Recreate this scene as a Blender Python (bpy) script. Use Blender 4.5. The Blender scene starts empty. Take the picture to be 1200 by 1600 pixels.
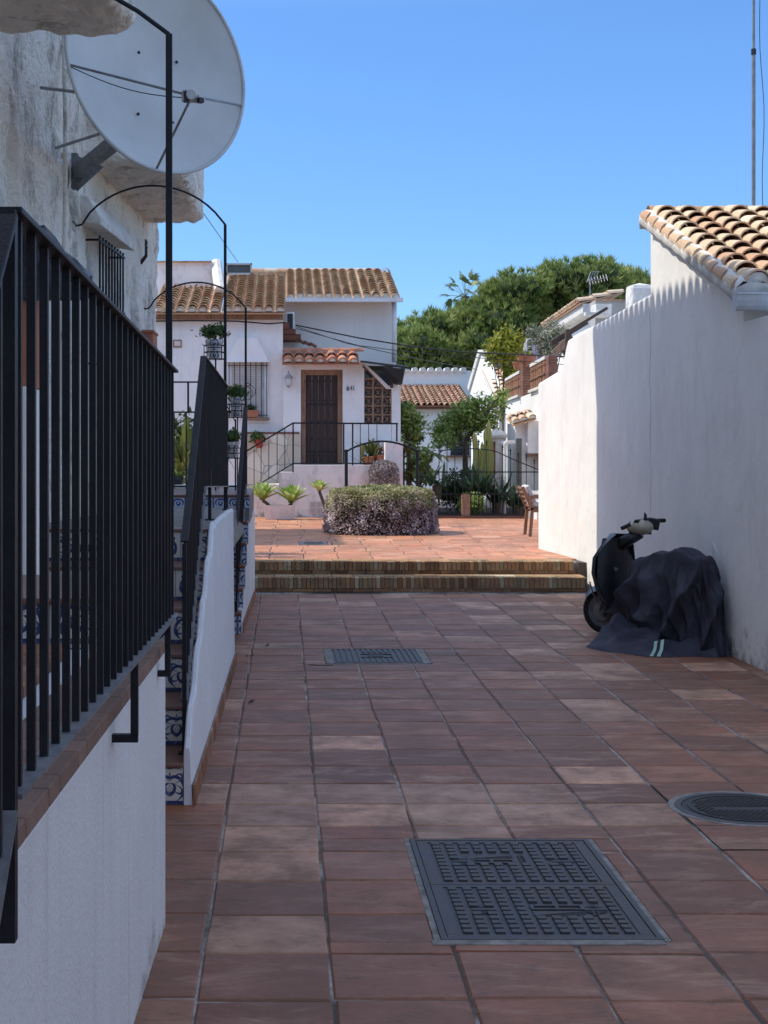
import bpy, math, random
from mathutils import Vector, Matrix, noise
random.seed(7)
R = random.random
def U(a, b): return a + (b - a) * R()
F = 2330.0; CX = 445.0; CY = 697.0; H = 1.75
def P(px, py, Y): return Vector(((px - CX) / F * Y, Y, H - (py - CY) / F * Y))
def XX(px, Y): return (px - CX) / F * Y
def ZZ(py, Y): return H - (py - CY) / F * Y
sc = bpy.context.scene
col = sc.collection

# ---------------------------------------------------------------- mesh builder
class MB:
    def __init__(s): s.v = []; s.f = []; s.m = []; s.r = []
    def face(s, pts, m=0, r=None):
        i = len(s.v); s.v += [tuple(p) for p in pts]; s.f.append(tuple(range(i, i + len(pts)))); s.m.append(m); s.r.append(R() if r is None else r)
    def hexa(s, c, m=0, r=None):
        i = len(s.v); s.v += [tuple(p) for p in c]; r = R() if r is None else r
        for q in ((0,3,2,1),(4,5,6,7),(0,1,5,4),(1,2,6,5),(2,3,7,6),(3,0,4,7)):
            s.f.append(tuple(i + k for k in q)); s.m.append(m); s.r.append(r)
    def box(s, x0, x1, y0, y1, z0, z1, m=0, r=None):
        s.hexa([(x0,y0,z0),(x1,y0,z0),(x1,y1,z0),(x0,y1,z0),(x0,y0,z1),(x1,y0,z1),(x1,y1,z1),(x0,y1,z1)], m, r)
    def rbox(s, c, size, rot, m=0, r=None):
        hx, hy, hz = size[0]/2, size[1]/2, size[2]/2
        s.hexa([Vector(c) + rot @ Vector(p) for p in ((-hx,-hy,-hz),(hx,-hy,-hz),(hx,hy,-hz),(-hx,hy,-hz),(-hx,-hy,hz),(hx,-hy,hz),(hx,hy,hz),(-hx,hy,hz))], m, r)
    def grid(s, pts, m=0, r=None, flip=False):       # pts[i][j]
        i0 = len(s.v); nj = len(pts[0])
        for row in pts: s.v += [tuple(p) for p in row]
        r = R() if r is None else r
        for i in range(len(pts) - 1):
            for j in range(nj - 1):
                a = i0 + i*nj + j; q = (a, a+1, a+nj+1, a+nj)
                s.f.append(q[::-1] if flip else q); s.m.append(m); s.r.append(r)
    def tube(s, pts, rad, n=8, m=0, r=None, cap=True, square=False):
        pts = [Vector(p) for p in pts]; k = len(pts); rr = R() if r is None else r
        if square: n = 4
        rads = rad if isinstance(rad, (list, tuple)) else [rad]*k
        up = None; i0 = len(s.v)
        for i, p in enumerate(pts):
            t = (pts[min(i+1, k-1)] - pts[max(i-1, 0)]).normalized()
            if up is None:
                up = Vector((0,0,1)) if abs(t.z) < .9 else Vector((0,1,0))
            u = (up - t*up.dot(t)).normalized(); w = t.cross(u); up = u
            for j in range(n):
                a = 2*math.pi*(j + (.5 if square else 0))/n
                q = rads[i]*(1.414 if square else 1)
                s.v.append(tuple(p + (u*math.cos(a) + w*math.sin(a))*q))
        for i in range(k-1):
            for j in range(n):
                a = i0 + i*n + j; b = i0 + i*n + (j+1) % n
                s.f.append((a, b, b+n, a+n)); s.m.append(m); s.r.append(rr)
        if cap:
            s.f.append(tuple(i0 + j for j in range(n))[::-1]); s.m.append(m); s.r.append(rr)
            s.f.append(tuple(i0 + (k-1)*n + j for j in range(n))); s.m.append(m); s.r.append(rr)
    def lathe(s, prof, c, n=16, m=0, r=None, axis='Z'):
        rr = R() if r is None else r; i0 = len(s.v); c = Vector(c)
        for (q, h) in prof:
            for j in range(n):
                a = 2*math.pi*j/n
                p = (q*math.cos(a), q*math.sin(a), h)
                if axis == 'X': p = (h, q*math.cos(a), q*math.sin(a))
                if axis == 'Y': p = (q*math.cos(a), h, q*math.sin(a))
                s.v.append(tuple(c + Vector(p)))
        for i in range(len(prof)-1):
            for j in range(n):
                a = i0 + i*n + j; b = i0 + i*n + (j+1) % n
                s.f.append((a, b, b+n, a+n)); s.m.append(m); s.r.append(rr)
    def prism(s, poly, vec, m=0, r=None):
        n = len(poly); i = len(s.v); vec = Vector(vec); rr = R() if r is None else r
        s.v += [tuple(p) for p in poly] + [tuple(Vector(p) + vec) for p in poly]
        fs = [tuple(range(i, i+n)), tuple(range(i+n, i+2*n))[::-1]] + [(i+k, i+n+k, i+n+(k+1) % n, i+(k+1) % n) for k in range(n)]
        for q in fs: s.f.append(q); s.m.append(m); s.r.append(rr)
    def build(s, name, mats, parent=None, smooth=False, bevel=0, fixn=False, loc=None):
        me = bpy.data.meshes.new(name)
        off = Vector((0,0,0)); p = parent
        while p is not None: off += Vector(p.location); p = p.parent
        if parent is None and loc is None and s.v:
            xs = [v[0] for v in s.v]; ys = [v[1] for v in s.v]; zs = [v[2] for v in s.v]
            loc = ((min(xs)+max(xs))/2, (min(ys)+max(ys))/2, min(zs))
        if parent is None: off = Vector(loc)
        me.from_pydata([(v[0]-off.x, v[1]-off.y, v[2]-off.z) for v in s.v], [], s.f)
        if not isinstance(mats, (list, tuple)): mats = [mats]
        for mt in mats: me.materials.append(mt)
        me.polygons.foreach_set('material_index', s.m)
        if smooth: me.polygons.foreach_set('use_smooth', [True]*len(s.f))
        at = me.attributes.new('rnd', 'FLOAT', 'FACE'); at.data.foreach_set('value', s.r)
        if fixn:
            import bmesh
            bm = bmesh.new(); bm.from_mesh(me); bmesh.ops.recalc_face_normals(bm, faces=bm.faces); bm.to_mesh(me); bm.free()
        me.update()
        o = bpy.data.objects.new(name, me); col.objects.link(o)
        if parent is None: o.location = off
        else: o.parent = parent
        if bevel:
            b = o.modifiers.new('bevel', 'BEVEL'); b.width = bevel; b.segments = 2; b.limit_method = 'ANGLE'
        return o
def tag(o, label=None, cat=None, group=None, kind=None):
    if label: o['label'] = label
    if cat: o['category'] = cat
    if group: o['group'] = group
    if kind: o['kind'] = kind
    return o
def thing(name, loc, label, cat, group=None):
    o = bpy.data.objects.new(name, None); col.objects.link(o); o.location = loc; o.empty_display_size = .2
    return tag(o, label, cat, group)
def copy_tree(o, parent=None):
    c = o.copy(); col.objects.link(c); c.parent = parent
    for ch in list(o.children): copy_tree(ch, c)
    return c

# ---------------------------------------------------------------- materials
class NT:
    def __init__(s, name):
        s.m = bpy.data.materials.new(name); s.m.use_nodes = True; s.t = s.m.node_tree; s.n = s.t.nodes
        s.b = s.n['Principled BSDF']; s.out = s.n['Material Output']
    def N(s, typ, **kw):
        x = s.n.new(typ)
        for k, v in kw.items():
            if k.startswith('i_'):
                key = k[2:].replace('_', ' '); x.inputs[int(key) if key.isdigit() else key].default_value = v
            else: setattr(x, k, v)
        return x
    def L(s, a, b): s.t.links.new(a, b)
    def co(s, scale=(1,1,1), kind='Object'):
        c = s.N('ShaderNodeTexCoord'); mp = s.N('ShaderNodeMapping'); mp.inputs['Scale'].default_value = scale
        s.L(c.outputs[kind], mp.inputs[0]); return mp.outputs[0]
    def noise(s, vec, scale, detail=4, rough=.6, out='Fac', dist=0):
        n = s.N('ShaderNodeTexNoise'); n.inputs['Scale'].default_value = scale; n.inputs['Detail'].default_value = detail
        n.inputs['Roughness'].default_value = rough; n.inputs['Distortion'].default_value = dist; s.L(vec, n.inputs['Vector']); return n.outputs[out]
    def ramp(s, fac, stops):
        r = s.N('ShaderNodeValToRGB'); e = r.color_ramp.elements
        while len(e) < len(stops): e.new(.5)
        for k, (p, c) in enumerate(stops):
            e[k].position = p; e[k].color = (c, c, c, 1) if isinstance(c, (int, float)) else (*c, 1)
        s.L(fac, r.inputs[0]); return r.outputs[0]
    def mix(s, fac, a, b, blend='MIX'):
        x = s.N('ShaderNodeMix', data_type='RGBA', blend_type=blend)
        for sock, v in ((0, fac), (6, a), (7, b)):
            if isinstance(v, (int, float)): x.inputs[sock].default_value = v
            elif isinstance(v, tuple): x.inputs[sock].default_value = (*v, 1)
            else: s.L(v, x.inputs[sock])
        return x.outputs[2]
    def math(s, op, a, b=None, c=None, clamp=False):
        x = s.N('ShaderNodeMath', operation=op, use_clamp=clamp)
        for k, v in enumerate((a, b, c)):
            if v is None: continue
            if isinstance(v, (int, float)): x.inputs[k].default_value = v
            else: s.L(v, x.inputs[k])
        return x.outputs[0]
    def attr(s, name='rnd'):
        a = s.N('ShaderNodeAttribute'); a.attribute_name = name; return a.outputs['Fac']
    def bump(s, h, strength=.5, dist=.02, prev=None):
        b = s.N('ShaderNodeBump'); b.inputs['Strength'].default_value = strength; b.inputs['Distance'].default_value = dist
        s.L(h, b.inputs['Height'])
        if prev is not None: s.L(prev, b.inputs['Normal'])
        return b.outputs[0]
    def fin(s, colr=None, rough=.8, normal=None, metal=0, spec=None):
        if colr is not None:
            if isinstance(colr, tuple): s.b.inputs['Base Color'].default_value = (*colr, 1)
            else: s.L(colr, s.b.inputs['Base Color'])
        if isinstance(rough, (int, float)): s.b.inputs['Roughness'].default_value = rough
        else: s.L(rough, s.b.inputs['Roughness'])
        s.b.inputs['Metallic'].default_value = metal
        if spec is not None: s.b.inputs['Specular IOR Level'].default_value = spec
        if normal is not None: s.L(normal, s.b.inputs['Normal'])
        return s.m
def simple(name, c1, c2=None, scale=6, rough=.8, bump=.2, bscale=40, metal=0, rv=.0, spec=None, bdist=.01, stretch=(1,1,1)):
    t = NT(name); v = t.co(stretch); c2 = c2 or tuple(x*.75 for x in c1)
    f = t.ramp(t.noise(v, scale, 6), [(.35, 0), (.65, 1)])
    c = t.mix(f, c1, c2)
    if rv:
        a = t.attr(); c = t.mix(t.math('MULTIPLY', a, rv), c, tuple(x*.45 for x in c1))
    nb = t.bump(t.noise(v, bscale, 4), bump, bdist) if bump else None
    return t.fin(c, rough, nb, metal, spec)

def plaster(name, c=(.78,.765,.74), stain=(.30,.28,.25), streak=.12, grime=0., z0=0., bump=.25, bscale=30, patch=0., rough=.85, gtop=.5, bdist=.01, pth=.52):
    t = NT(name); v = t.co()
    col1 = t.mix(t.ramp(t.noise(v, 1.3, 5), [(.3, 0), (.75, 1)]), c, tuple(x*.9 for x in c))
    vs = t.co((5, 5, .25)); st = t.ramp(t.noise(vs, 3.2, 5, .65), [(.52, 0), (.75, 1)])
    col1 = t.mix(t.math('MULTIPLY', st, streak), col1, stain)
    if patch:
        vp = t.co((1.2, 1.2, .6)); pt = t.ramp(t.noise(vp, 1.9, 10, .80), [(pth, 0), (pth+.1, 1)])
        col1 = t.mix(t.math('MULTIPLY', pt, patch), col1, stain)
    if grime:
        g = t.N('ShaderNodeNewGeometry'); sx = t.N('ShaderNodeSeparateXYZ'); t.L(g.outputs['Position'], sx.inputs[0])
        hgt = t.math('DIVIDE', t.math('SUBTRACT', sx.outputs[2], z0), gtop)
        n1 = t.noise(v, 7, 8, .75)
        k = t.math('SUBTRACT', n1, t.math('MULTIPLY', hgt, .35))
        gm = t.ramp(k, [(.40, 0), (.62, 1)])
        col1 = t.mix(t.math('MULTIPLY', gm, grime), col1, (.13, .12, .10))
    nb = t.bump(t.noise(v, bscale, 6, .6), bump, bdist)
    nb = t.bump(t.noise(v, 2.5, 3), .35, .03, nb)
    return t.fin(col1, rough, nb, 0, .25)

M = {}
M['wall'] = plaster('whitewash', (.86,.84,.80), grime=.8, z0=0, gtop=.7, streak=.16, stain=(.52,.49,.44), patch=.18, pth=.50)
M['wall_near'] = plaster('painted_render', (.72,.73,.76), streak=.40, stain=(.46,.43,.38), bump=.6, bscale=70, grime=.6, gtop=.3)
M['wall_house'] = plaster('house_render', (.87,.84,.82), streak=.10, patch=.22, pth=.50, stain=(.50,.46,.43))
M['wall_terrace'] = plaster('peeling_render', (.84,.77,.74), streak=.12, patch=.7, pth=.47, stain=(.50,.45,.42), grime=.8, z0=.33, gtop=.4)
M['wall_far'] = plaster('far_render', (.86,.84,.80), streak=.08)
M['stucco'] = plaster('rough_stucco', (.92,.86,.76), stain=(.22,.19,.15), patch=.66, pth=.51, streak=.10, bump=1., bscale=20, bdist=.05)
M['grey_render'] = plaster('grey_render', (.42,.41,.40), patch=.3)

def terracotta(name, tint=(1,1,1)):
    t = NT(name); v = t.co(); a = t.attr()
    base = t.ramp(a, [(0., (.185,.085,.055)), (.2, (.27,.120,.070)), (.4, (.225,.120,.085)), (.6, (.30,.145,.090)), (.8, (.235,.125,.095)), (.88, (.33,.19,.145)), (.93, (.50,.37,.32)), (1., (.62,.49,.44))])
    fr = t.math('FRACT', t.math('MULTIPLY', a, 7.31)); br = t.math('ADD', t.math('MULTIPLY', fr, .6), .68)
    cb = t.N('ShaderNodeCombineColor'); [t.L(br, cb.inputs[q]) for q in range(3)]
    base = t.mix(1., base, cb.outputs[0], 'MULTIPLY')
    n = t.noise(v, 3.2, 8, .7)
    c = t.mix(t.ramp(n, [(.32, 0), (.62, .85)]), base, (.155,.105,.085))
    vx = t.co((1, 2.6, 1)); sm = t.ramp(t.noise(vx, 2.3, 9, .75, dist=.6), [(.50, 0), (.68, 1)])
    mk = t.ramp(t.noise(t.co(), .55, 3, .5), [(.40, .35), (.62, 1)])
    c = t.mix(t.math('MULTIPLY', t.math('MULTIPLY', sm, .85), mk), c, (.44,.38,.36))
    ed = t.ramp(t.noise(t.co((1,1.6,1)), 5.5, 9, .78), [(.56, 0), (.66, 1)])
    c = t.mix(t.math('MULTIPLY', ed, .6), c, (.085,.062,.052))
    vp = t.co((1.2, 3.2, 1)); pit = t.ramp(t.noise(vp, 24, 3, .5), [(.69, 0), (.74, 1)])
    c = t.mix(t.math('MULTIPLY', pit, .6), c, (.06,.045,.04))
    c = t.mix(1., c, tint, 'MULTIPLY')
    nb = t.bump(t.noise(v, 60, 5), .35, .004); nb = t.bump(t.noise(t.co((1, 2, 1)), 7, 4), .4, .012, nb)
    nb = t.bump(t.math('SUBTRACT', 1, pit), .5, .004, nb)
    r = t.math('ADD', t.math('MULTIPLY', n, .35), .42)
    return t.fin(c, r, nb, 0, .4)
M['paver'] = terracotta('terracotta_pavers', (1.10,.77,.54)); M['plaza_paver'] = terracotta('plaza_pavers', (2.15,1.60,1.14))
def mortar():
    t = NT('mortar'); v = t.co()
    f = t.ramp(t.noise(v, 1.1, 4, .6), [(.46, 0), (.58, 1)])
    c = t.mix(f, (.10,.085,.075), (.42,.39,.36))
    c = t.mix(t.ramp(t.noise(v, 18, 5), [(.4, 0), (.8, .8)]), c, (.10,.09,.08))
    return t.fin(c, .95, t.bump(t.noise(v, 50, 4), .6, .008), 0, .2)
M['mortar'] = mortar()
M['cement'] = simple('cement', (.30,.285,.265), (.15,.14,.13), 12, .95, .5, 60)
def rooftile(name, stops):
    t = NT(name); v = t.co(); a = t.attr()
    c = t.ramp(a, stops)
    c = t.mix(t.ramp(t.noise(v, 9, 7, .7), [(.45, 0), (.72, .7)]), c, (.42,.35,.22))
    c = t.mix(t.ramp(t.noise(v, 26, 6, .7), [(.60, 0), (.78, .75)]), c, (.11,.095,.075))
    return t.fin(c, .85, t.bump(t.noise(v, 70, 4), .4, .006), 0, .25)
M['rooftile'] = rooftile('curved_clay_tile', [(0, (.50,.27,.16)), (.25, (.64,.42,.27)), (.5, (.72,.57,.40)), (.75, (.60,.37,.23)), (1, (.78,.66,.48))])
M['rooftile_red'] = rooftile('red_clay_tile', [(0, (.38,.12,.075)), (.5, (.46,.17,.10)), (1, (.55,.24,.14))])
M['rooftile_far'] = rooftile('weathered_clay_tile', [(0, (.36,.17,.11)), (.5, (.46,.26,.17)), (1, (.56,.38,.26))])
M['limewash'] = simple('limewash', (.74,.72,.68), (.55,.52,.47), 9, .9, .6, 30)
M['iron'] = simple('black_painted_iron', (.008,.009,.013), (.016,.017,.022), 8, .5, .25, 60, 0, spec=.28)
M['iron_grey'] = simple('worn_grey_iron_sky_sheen', (.17,.175,.185), (.09,.09,.10), 14, .5, .2, 90)
M['cast'] = simple('cast_iron', (.060,.064,.074), (.080,.066,.058), 5, .55, .4, 120, .0, spec=.35)
M['cast_dark'] = simple('dark_cast_iron', (.022,.022,.025), (.045,.038,.034), 7, .6, .4, 90, .2)
M['dish'] = simple('satellite_dish_paint', (.60,.62,.62), (.50,.515,.51), 1.6, .55, .05, 30)
M['dish_rim'] = simple('dish_rim_paint', (.55,.56,.56), None, 3, .5, 0)
M['steel'] = simple('galvanised_steel', (.30,.31,.32), (.20,.20,.21), 9, .45, .1, 50, .6)
M['black'] = simple('black_plastic', (.010,.011,.013), (.018,.018,.020), 8, .35, .1, 60)
M['rubber'] = simple('rubber', (.012,.012,.012), None, 8, .7, .3, 80)
M['chrome'] = simple('bright_metal', (.55,.55,.56), None, 8, .25, 0, 10, .9)
M['scooter'] = simple('dark_scooter_panel', (.012,.018,.024), (.016,.026,.032), 4, .3, 0)
M['cream'] = simple('cream_paint', (.50,.44,.32), (.40,.35,.26), 8, .4, 0)
M['door'] = simple('dark_oak', (.060,.028,.020), (.025,.012,.010), 5, .6, .5, 40, stretch=(6,6,.6))
M['frame_wood'] = simple('weathered_wood', (.36,.20,.12), (.19,.11,.07), 6, .7, .4, 40, stretch=(5,5,.7))
M['timber'] = simple('brown_timber', (.10,.05,.032), (.05,.026,.018), 6, .6, .3, 30)
M['white_pvc'] = simple('white_pvc', (.72,.73,.74), (.62,.63,.63), 4, .45, 0)
M['zinc'] = simple('grey_gutter_metal', (.50,.52,.54), (.38,.39,.40), 5, .4, .1, 20)
M['glass'] = simple('window_glass', (.05,.07,.08), (.09,.11,.12), 2, .08, 0)
M['terra'] = simple('terracotta_pot', (.45,.17,.085), (.35,.13,.07), 8, .8, .2, 30)
M['red_pot'] = simple('red_pot', (.42,.05,.035), None, 8, .5, 0)
M['planter'] = simple('pink_white_planter', (.72,.62,.58), (.62,.52,.48), 6, .8, .2, 30)
M['soil'] = simple('soil', (.04,.028,.02), None, 20, 1, .8, 40)
M['earth'] = simple('dry_earth', (.20,.15,.10), (.12,.11,.06), .5, 1, .5, 8)
M['brick'] = simple('brown_brick', (.30,.12,.075), (.20,.08,.05), 9, .9, .4, 40, rv=.7)
M['reed'] = simple('reed_cane', (.40,.19,.10), (.28,.12,.06), 12, .9, .3, 60, rv=.7, stretch=(8,8,.6))
M['slate'] = simple('grey_boards', (.22,.215,.21), (.14,.14,.14), 4, .9, .4, 20, stretch=(.6,.6,8))
M['cap'] = simple('brick_cap', (.27,.165,.125), (.20,.125,.10), 9, .85, .4, 50, rv=.5)
M['bag'] = simple('black_polythene', (.012,.012,.014), None, 8, .3, .6, 10, bdist=.05)
M['canvas'] = simple('white_cushion', (.70,.68,.64), (.55,.52,.48), 8, .9, .3, 30)
M['bark'] = simple('bark', (.13,.095,.065), (.06,.045,.035), 10, .95, .8, 25, stretch=(3,3,.6))
M['reflect'] = simple('reflective_tape', (.45,.62,.52), None, 8, .4, 0)
M['wire'] = simple('cable_rubber', (.02,.02,.02), None, 8, .6, 0)
M['pale_stone'] = simple('pale_stone', (.62,.60,.56), None, 8, .8, .3, 20)
def brickstep():
    t = NT('mossy_brick_on_edge'); v = t.co(); a = t.attr()
    c = t.ramp(a, [(0, (.22,.12,.065)), (.3, (.38,.21,.11)), (.6, (.46,.29,.16)), (.85, (.30,.22,.13)), (1, (.55,.46,.31))])
    c = t.mix(t.ramp(t.noise(v, 4, 8, .75), [(.47, 0), (.68, .65)]), c, (.10,.080,.060))
    return t.fin(c, .95, t.bump(t.noise(v, 45, 6, .7), .9, .012), 0, .15)
M['brickstep'] = brickstep()
def cloth():
    t = NT('scooter_cover_cloth'); v = t.co()
    c = t.mix(t.ramp(t.noise(v, 3.5, 6, .6), [(.35, 0), (.7, 1)]), (.034,.033,.046), (.078,.075,.096))
    return t.fin(c, .8, t.bump(t.noise(v, 9, 6, .6), .5, .02), 0, .2)
M['cloth'] = cloth()
def leafmat(name, stops, trans=.35, rough=.55, zmix=None):
    t = NT(name); a = t.attr(); c = t.ramp(a, stops)
    if zmix:
        g = t.N('ShaderNodeNewGeometry'); sx = t.N('ShaderNodeSeparateXYZ'); t.L(g.outputs['Position'], sx.inputs[0])
        n = t.noise(t.co(), 5, 4)
        k = t.math('ADD', t.math('DIVIDE', t.math('SUBTRACT', sx.outputs[2], zmix[0]), zmix[1]), t.math('MULTIPLY', t.math('SUBTRACT', n, .5), .9))
        c = t.mix(t.ramp(k, [(.35, 0), (.75, 1)]), t.ramp(a, zmix[2]), c)
    t.fin(c, rough, None, 0, .3)
    tr = t.N('ShaderNodeBsdfTranslucent'); t.L(c, tr.inputs[0]); mx = t.N('ShaderNodeMixShader'); mx.inputs[0].default_value = trans
    t.L(t.b.outputs[0], mx.inputs[1]); t.L(tr.outputs[0], mx.inputs[2]); t.L(mx.outputs[0], t.out.inputs[0])
    return t.m
M['pine'] = leafmat('pine_needles', [(0, (.10,.15,.035)), (.5, (.25,.32,.085)), (1, (.42,.45,.15))], .25, .6)
M['pine2'] = leafmat('pine_needles_dark', [(0, (.09,.14,.04)), (.5, (.21,.28,.085)), (1, (.36,.40,.14))], .25, .6)
M['pine_core'] = simple('pine_inner_twigs', (.035,.052,.020), None, 4, 1, .5, 10)
M['palm'] = leafmat('palm_fronds', [(0, (.05,.085,.035)), (.6, (.15,.20,.07)), (1, (.34,.36,.15))], .2, .5)
M['citrus'] = leafmat('citrus_leaves', [(0, (.10,.17,.035)), (.5, (.24,.35,.08)), (1, (.45,.52,.18))], .4, .4)
M['shrub'] = leafmat('dark_shrub_leaves', [(0, (.018,.04,.014)), (.5, (.04,.075,.022)), (1, (.08,.12,.04))], .3, .4)
M['yellow'] = leafmat('yellow_green_leaves', [(0, (.10,.15,.02)), (.5, (.25,.27,.03)), (1, (.42,.36,.04))], .4, .5)
M['silver'] = leafmat('silver_leaves', [(0, (.12,.13,.08)), (.5, (.25,.26,.18)), (1, (.38,.38,.28))], .3, .6)
M['agave'] = leafmat('fleshy_green_leaf', [(0, (.14,.26,.05)), (.5, (.34,.47,.11)), (1, (.58,.64,.26))], .3, .4)
M['yucca'] = leafmat('sword_leaf', [(0, (.03,.06,.03)), (.5, (.07,.12,.06)), (1, (.16,.22,.13))], .25, .45)
M['banana'] = leafmat('broad_leaf', [(0, (.10,.13,.03)), (.5, (.17,.21,.05)), (1, (.30,.27,.10))], .35, .45)
M['cactus'] = simple('cactus_skin', (.34,.36,.08), (.42,.38,.13), 5, .6, .2, 30)
M['trail'] = leafmat('trailing_leaves', [(0, (.16,.17,.06)), (.5, (.38,.37,.15)), (1, (.62,.56,.32))], .3, .55,
                     zmix=(.33, .95, [(0, (.11,.08,.08)), (.4, (.32,.24,.24)), (.8, (.52,.42,.43)), (1, (.75,.64,.68))]))
M['trail2'] = leafmat('mauve_trailing_leaves', [(0, (.12,.09,.08)), (.5, (.32,.25,.22)), (1, (.52,.42,.41))], .3, .55)
M['geranium'] = leafmat('geranium_leaves', [(0, (.03,.07,.02)), (.6, (.07,.13,.035)), (1, (.18,.20,.06))], .3, .45)

def azulejo(name, size, offx, offz, mode):
    t = NT(name); c = t.N('ShaderNodeNewGeometry'); sx = t.N('ShaderNodeSeparateXYZ'); t.L(c.outputs['Position'], sx.inputs[0])
    u = t.math('SUBTRACT', t.math('FRACT', t.math('ADD', t.math('DIVIDE', sx.outputs[0], size), offx)), .5)
    w = t.math('SUBTRACT', t.math('FRACT', t.math('ADD', t.math('DIVIDE', sx.outputs[2], size), offz)), .5)
    au = t.math('ABSOLUTE', u)
    r = t.math('SQRT', t.math('ADD', t.math('MULTIPLY', u, u), t.math('MULTIPLY', w, w)))
    th = t.math('ARCTAN2', w, au)
    blue = (.025,.065,.24) if mode else (.030,.055,.16); bg = (.55,.58,.62) if mode else (.62,.60,.55)
    # scrolls: spirals mirrored left and right, a central palmette, a dark border band
    sp = t.math('SINE', t.math('ADD', t.math('MULTIPLY', th, 3.0), t.math('MULTIPLY', r, 24.)))
    m1 = t.math('MULTIPLY', t.math('GREATER_THAN', sp, .45), t.math('LESS_THAN', r, .44))
    if mode:
        m1 = t.math('MAXIMUM', t.math('MULTIPLY', t.math('GREATER_THAN', sp, -.2), t.math('LESS_THAN', r, .40)), t.math('GREATER_THAN', t.math('MAXIMUM', au, t.math('ABSOLUTE', w)), .43))
    else:
        pet = t.math('LESS_THAN', t.math('ABSOLUTE', t.math('SUBTRACT', r, t.math('MULTIPLY', t.math('ABSOLUTE', t.math('SINE', t.math('MULTIPLY', th, 2.5))), .36))), .035)
        m1 = t.math('MAXIMUM', m1, pet); m1 = t.math('MAXIMUM', m1, t.math('LESS_THAN', w, -.40))
    nz = t.ramp(t.noise(t.co(), 35, 3), [(.3, .75), (.5, 1)])
    cc = t.mix(t.math('MULTIPLY', m1, nz), bg, blue)
    edge = t.math('GREATER_THAN', au, .487); cc = t.mix(edge, cc, (.25,.24,.22))
    return t.fin(cc, .22, None, 0, .5)
M['azulejo'] = azulejo('floral_glazed_tile', .204, .25, .0, 0)
M['azulejo_blue'] = azulejo('blue_glazed_tile', .142, .1, .15, 1)
M['nosing'] = simple('glazed_brown_nosing', (.20,.085,.05), (.13,.055,.035), 7, .35, .2, 20)
def crazy():
    t = NT('crazy_paving_cladding'); v = t.co((1, .02, 1))
    vo = t.N('ShaderNodeTexVoronoi', feature='DISTANCE_TO_EDGE'); vo.inputs['Scale'].default_value = 2.6; t.L(v, vo.inputs['Vector'])
    vc = t.N('ShaderNodeTexVoronoi'); vc.inputs['Scale'].default_value = 2.6; t.L(v, vc.inputs['Vector'])
    sep = t.N('ShaderNodeSeparateColor'); t.L(vc.outputs['Color'], sep.inputs[0])
    st = t.ramp(sep.outputs[0], [(0, (.56,.46,.35)), (.5, (.68,.58,.47)), (1, (.74,.65,.55))])
    c = t.mix(t.ramp(vo.outputs['Distance'], [(.008, 0), (.028, 1)]), (.36,.33,.30), st)
    return t.fin(c, .85, t.bump(vo.outputs['Distance'], .4, .02), 0, .2)
M['crazy'] = crazy()

# ---------------------------------------------------------------- setting: ground, paving, plaza, steps
PZ = .332
g = MB(); g.face([(-900,-300,-.06),(900,-300,-.06),(900,1800,-.06),(-900,1800,-.06)])
tag(g.build('ground', M['earth']), 'dry earth lying under and beyond the paved village', None, None, 'structure')
g = MB(); g.face([(-3,-6,-.006),(9,-6,-.006),(9,17.9,-.006),(-3,17.9,-.006)])
tag(g.build('mortar_bed', M['mortar']), 'grey and dark mortar between the alley tiles', None, None, 'structure')
def paver(mb, x0, x1, y0, y1, z, th=.03, j=.004, rot=0, c=(0,0), r=None, tilt=.0015):
    e = .008
    cs = [(x0+U(-j,j), y0+U(-j,j)), (x1+U(-j,j), y0+U(-j,j)), (x1+U(-j,j), y1+U(-j,j)), (x0+U(-j,j), y1+U(-j,j))]
    if rot:
        ca, sa = math.cos(rot), math.sin(rot); cs = [(c[0]+(x-c[0])*ca-(y-c[1])*sa, c[1]+(x-c[0])*sa+(y-c[1])*ca) for x, y in cs]
    cx = sum(p[0] for p in cs)/4; cy = sum(p[1] for p in cs)/4
    zt = [z + U(-tilt, tilt) for _ in range(4)]
    k = 1 - 2*e/(x1-x0)
    top = [(cx+(p[0]-cx)*k, cy+(p[1]-cy)*k, zt[i]) for i, p in enumerate(cs)]
    mid = [(p[0], p[1], zt[i]-.006) for i, p in enumerate(cs)]
    bot = [(p[0], p[1], z-th) for p in cs]
    r = R() if r is None else r
    mb.face(top, 0, r)
    for i in range(4):
        q = (i+1) % 4
        mb.face([mid[i], mid[q], top[q], top[i]], 0, r); mb.face([bot[i], bot[q], mid[q], mid[i]], 0, r)
COVER = (.555, 1.345, 5.28, 6.63); GRATE = (.40, 1.12, 12.03, 12.83); RC = (2.21, 7.20, .318)
pv = MB(); s = .434; SY = .43
rw0 = {(i,k): U(-.010,.010) for i in range(-9,21) for k in range(-23,34)}
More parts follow.
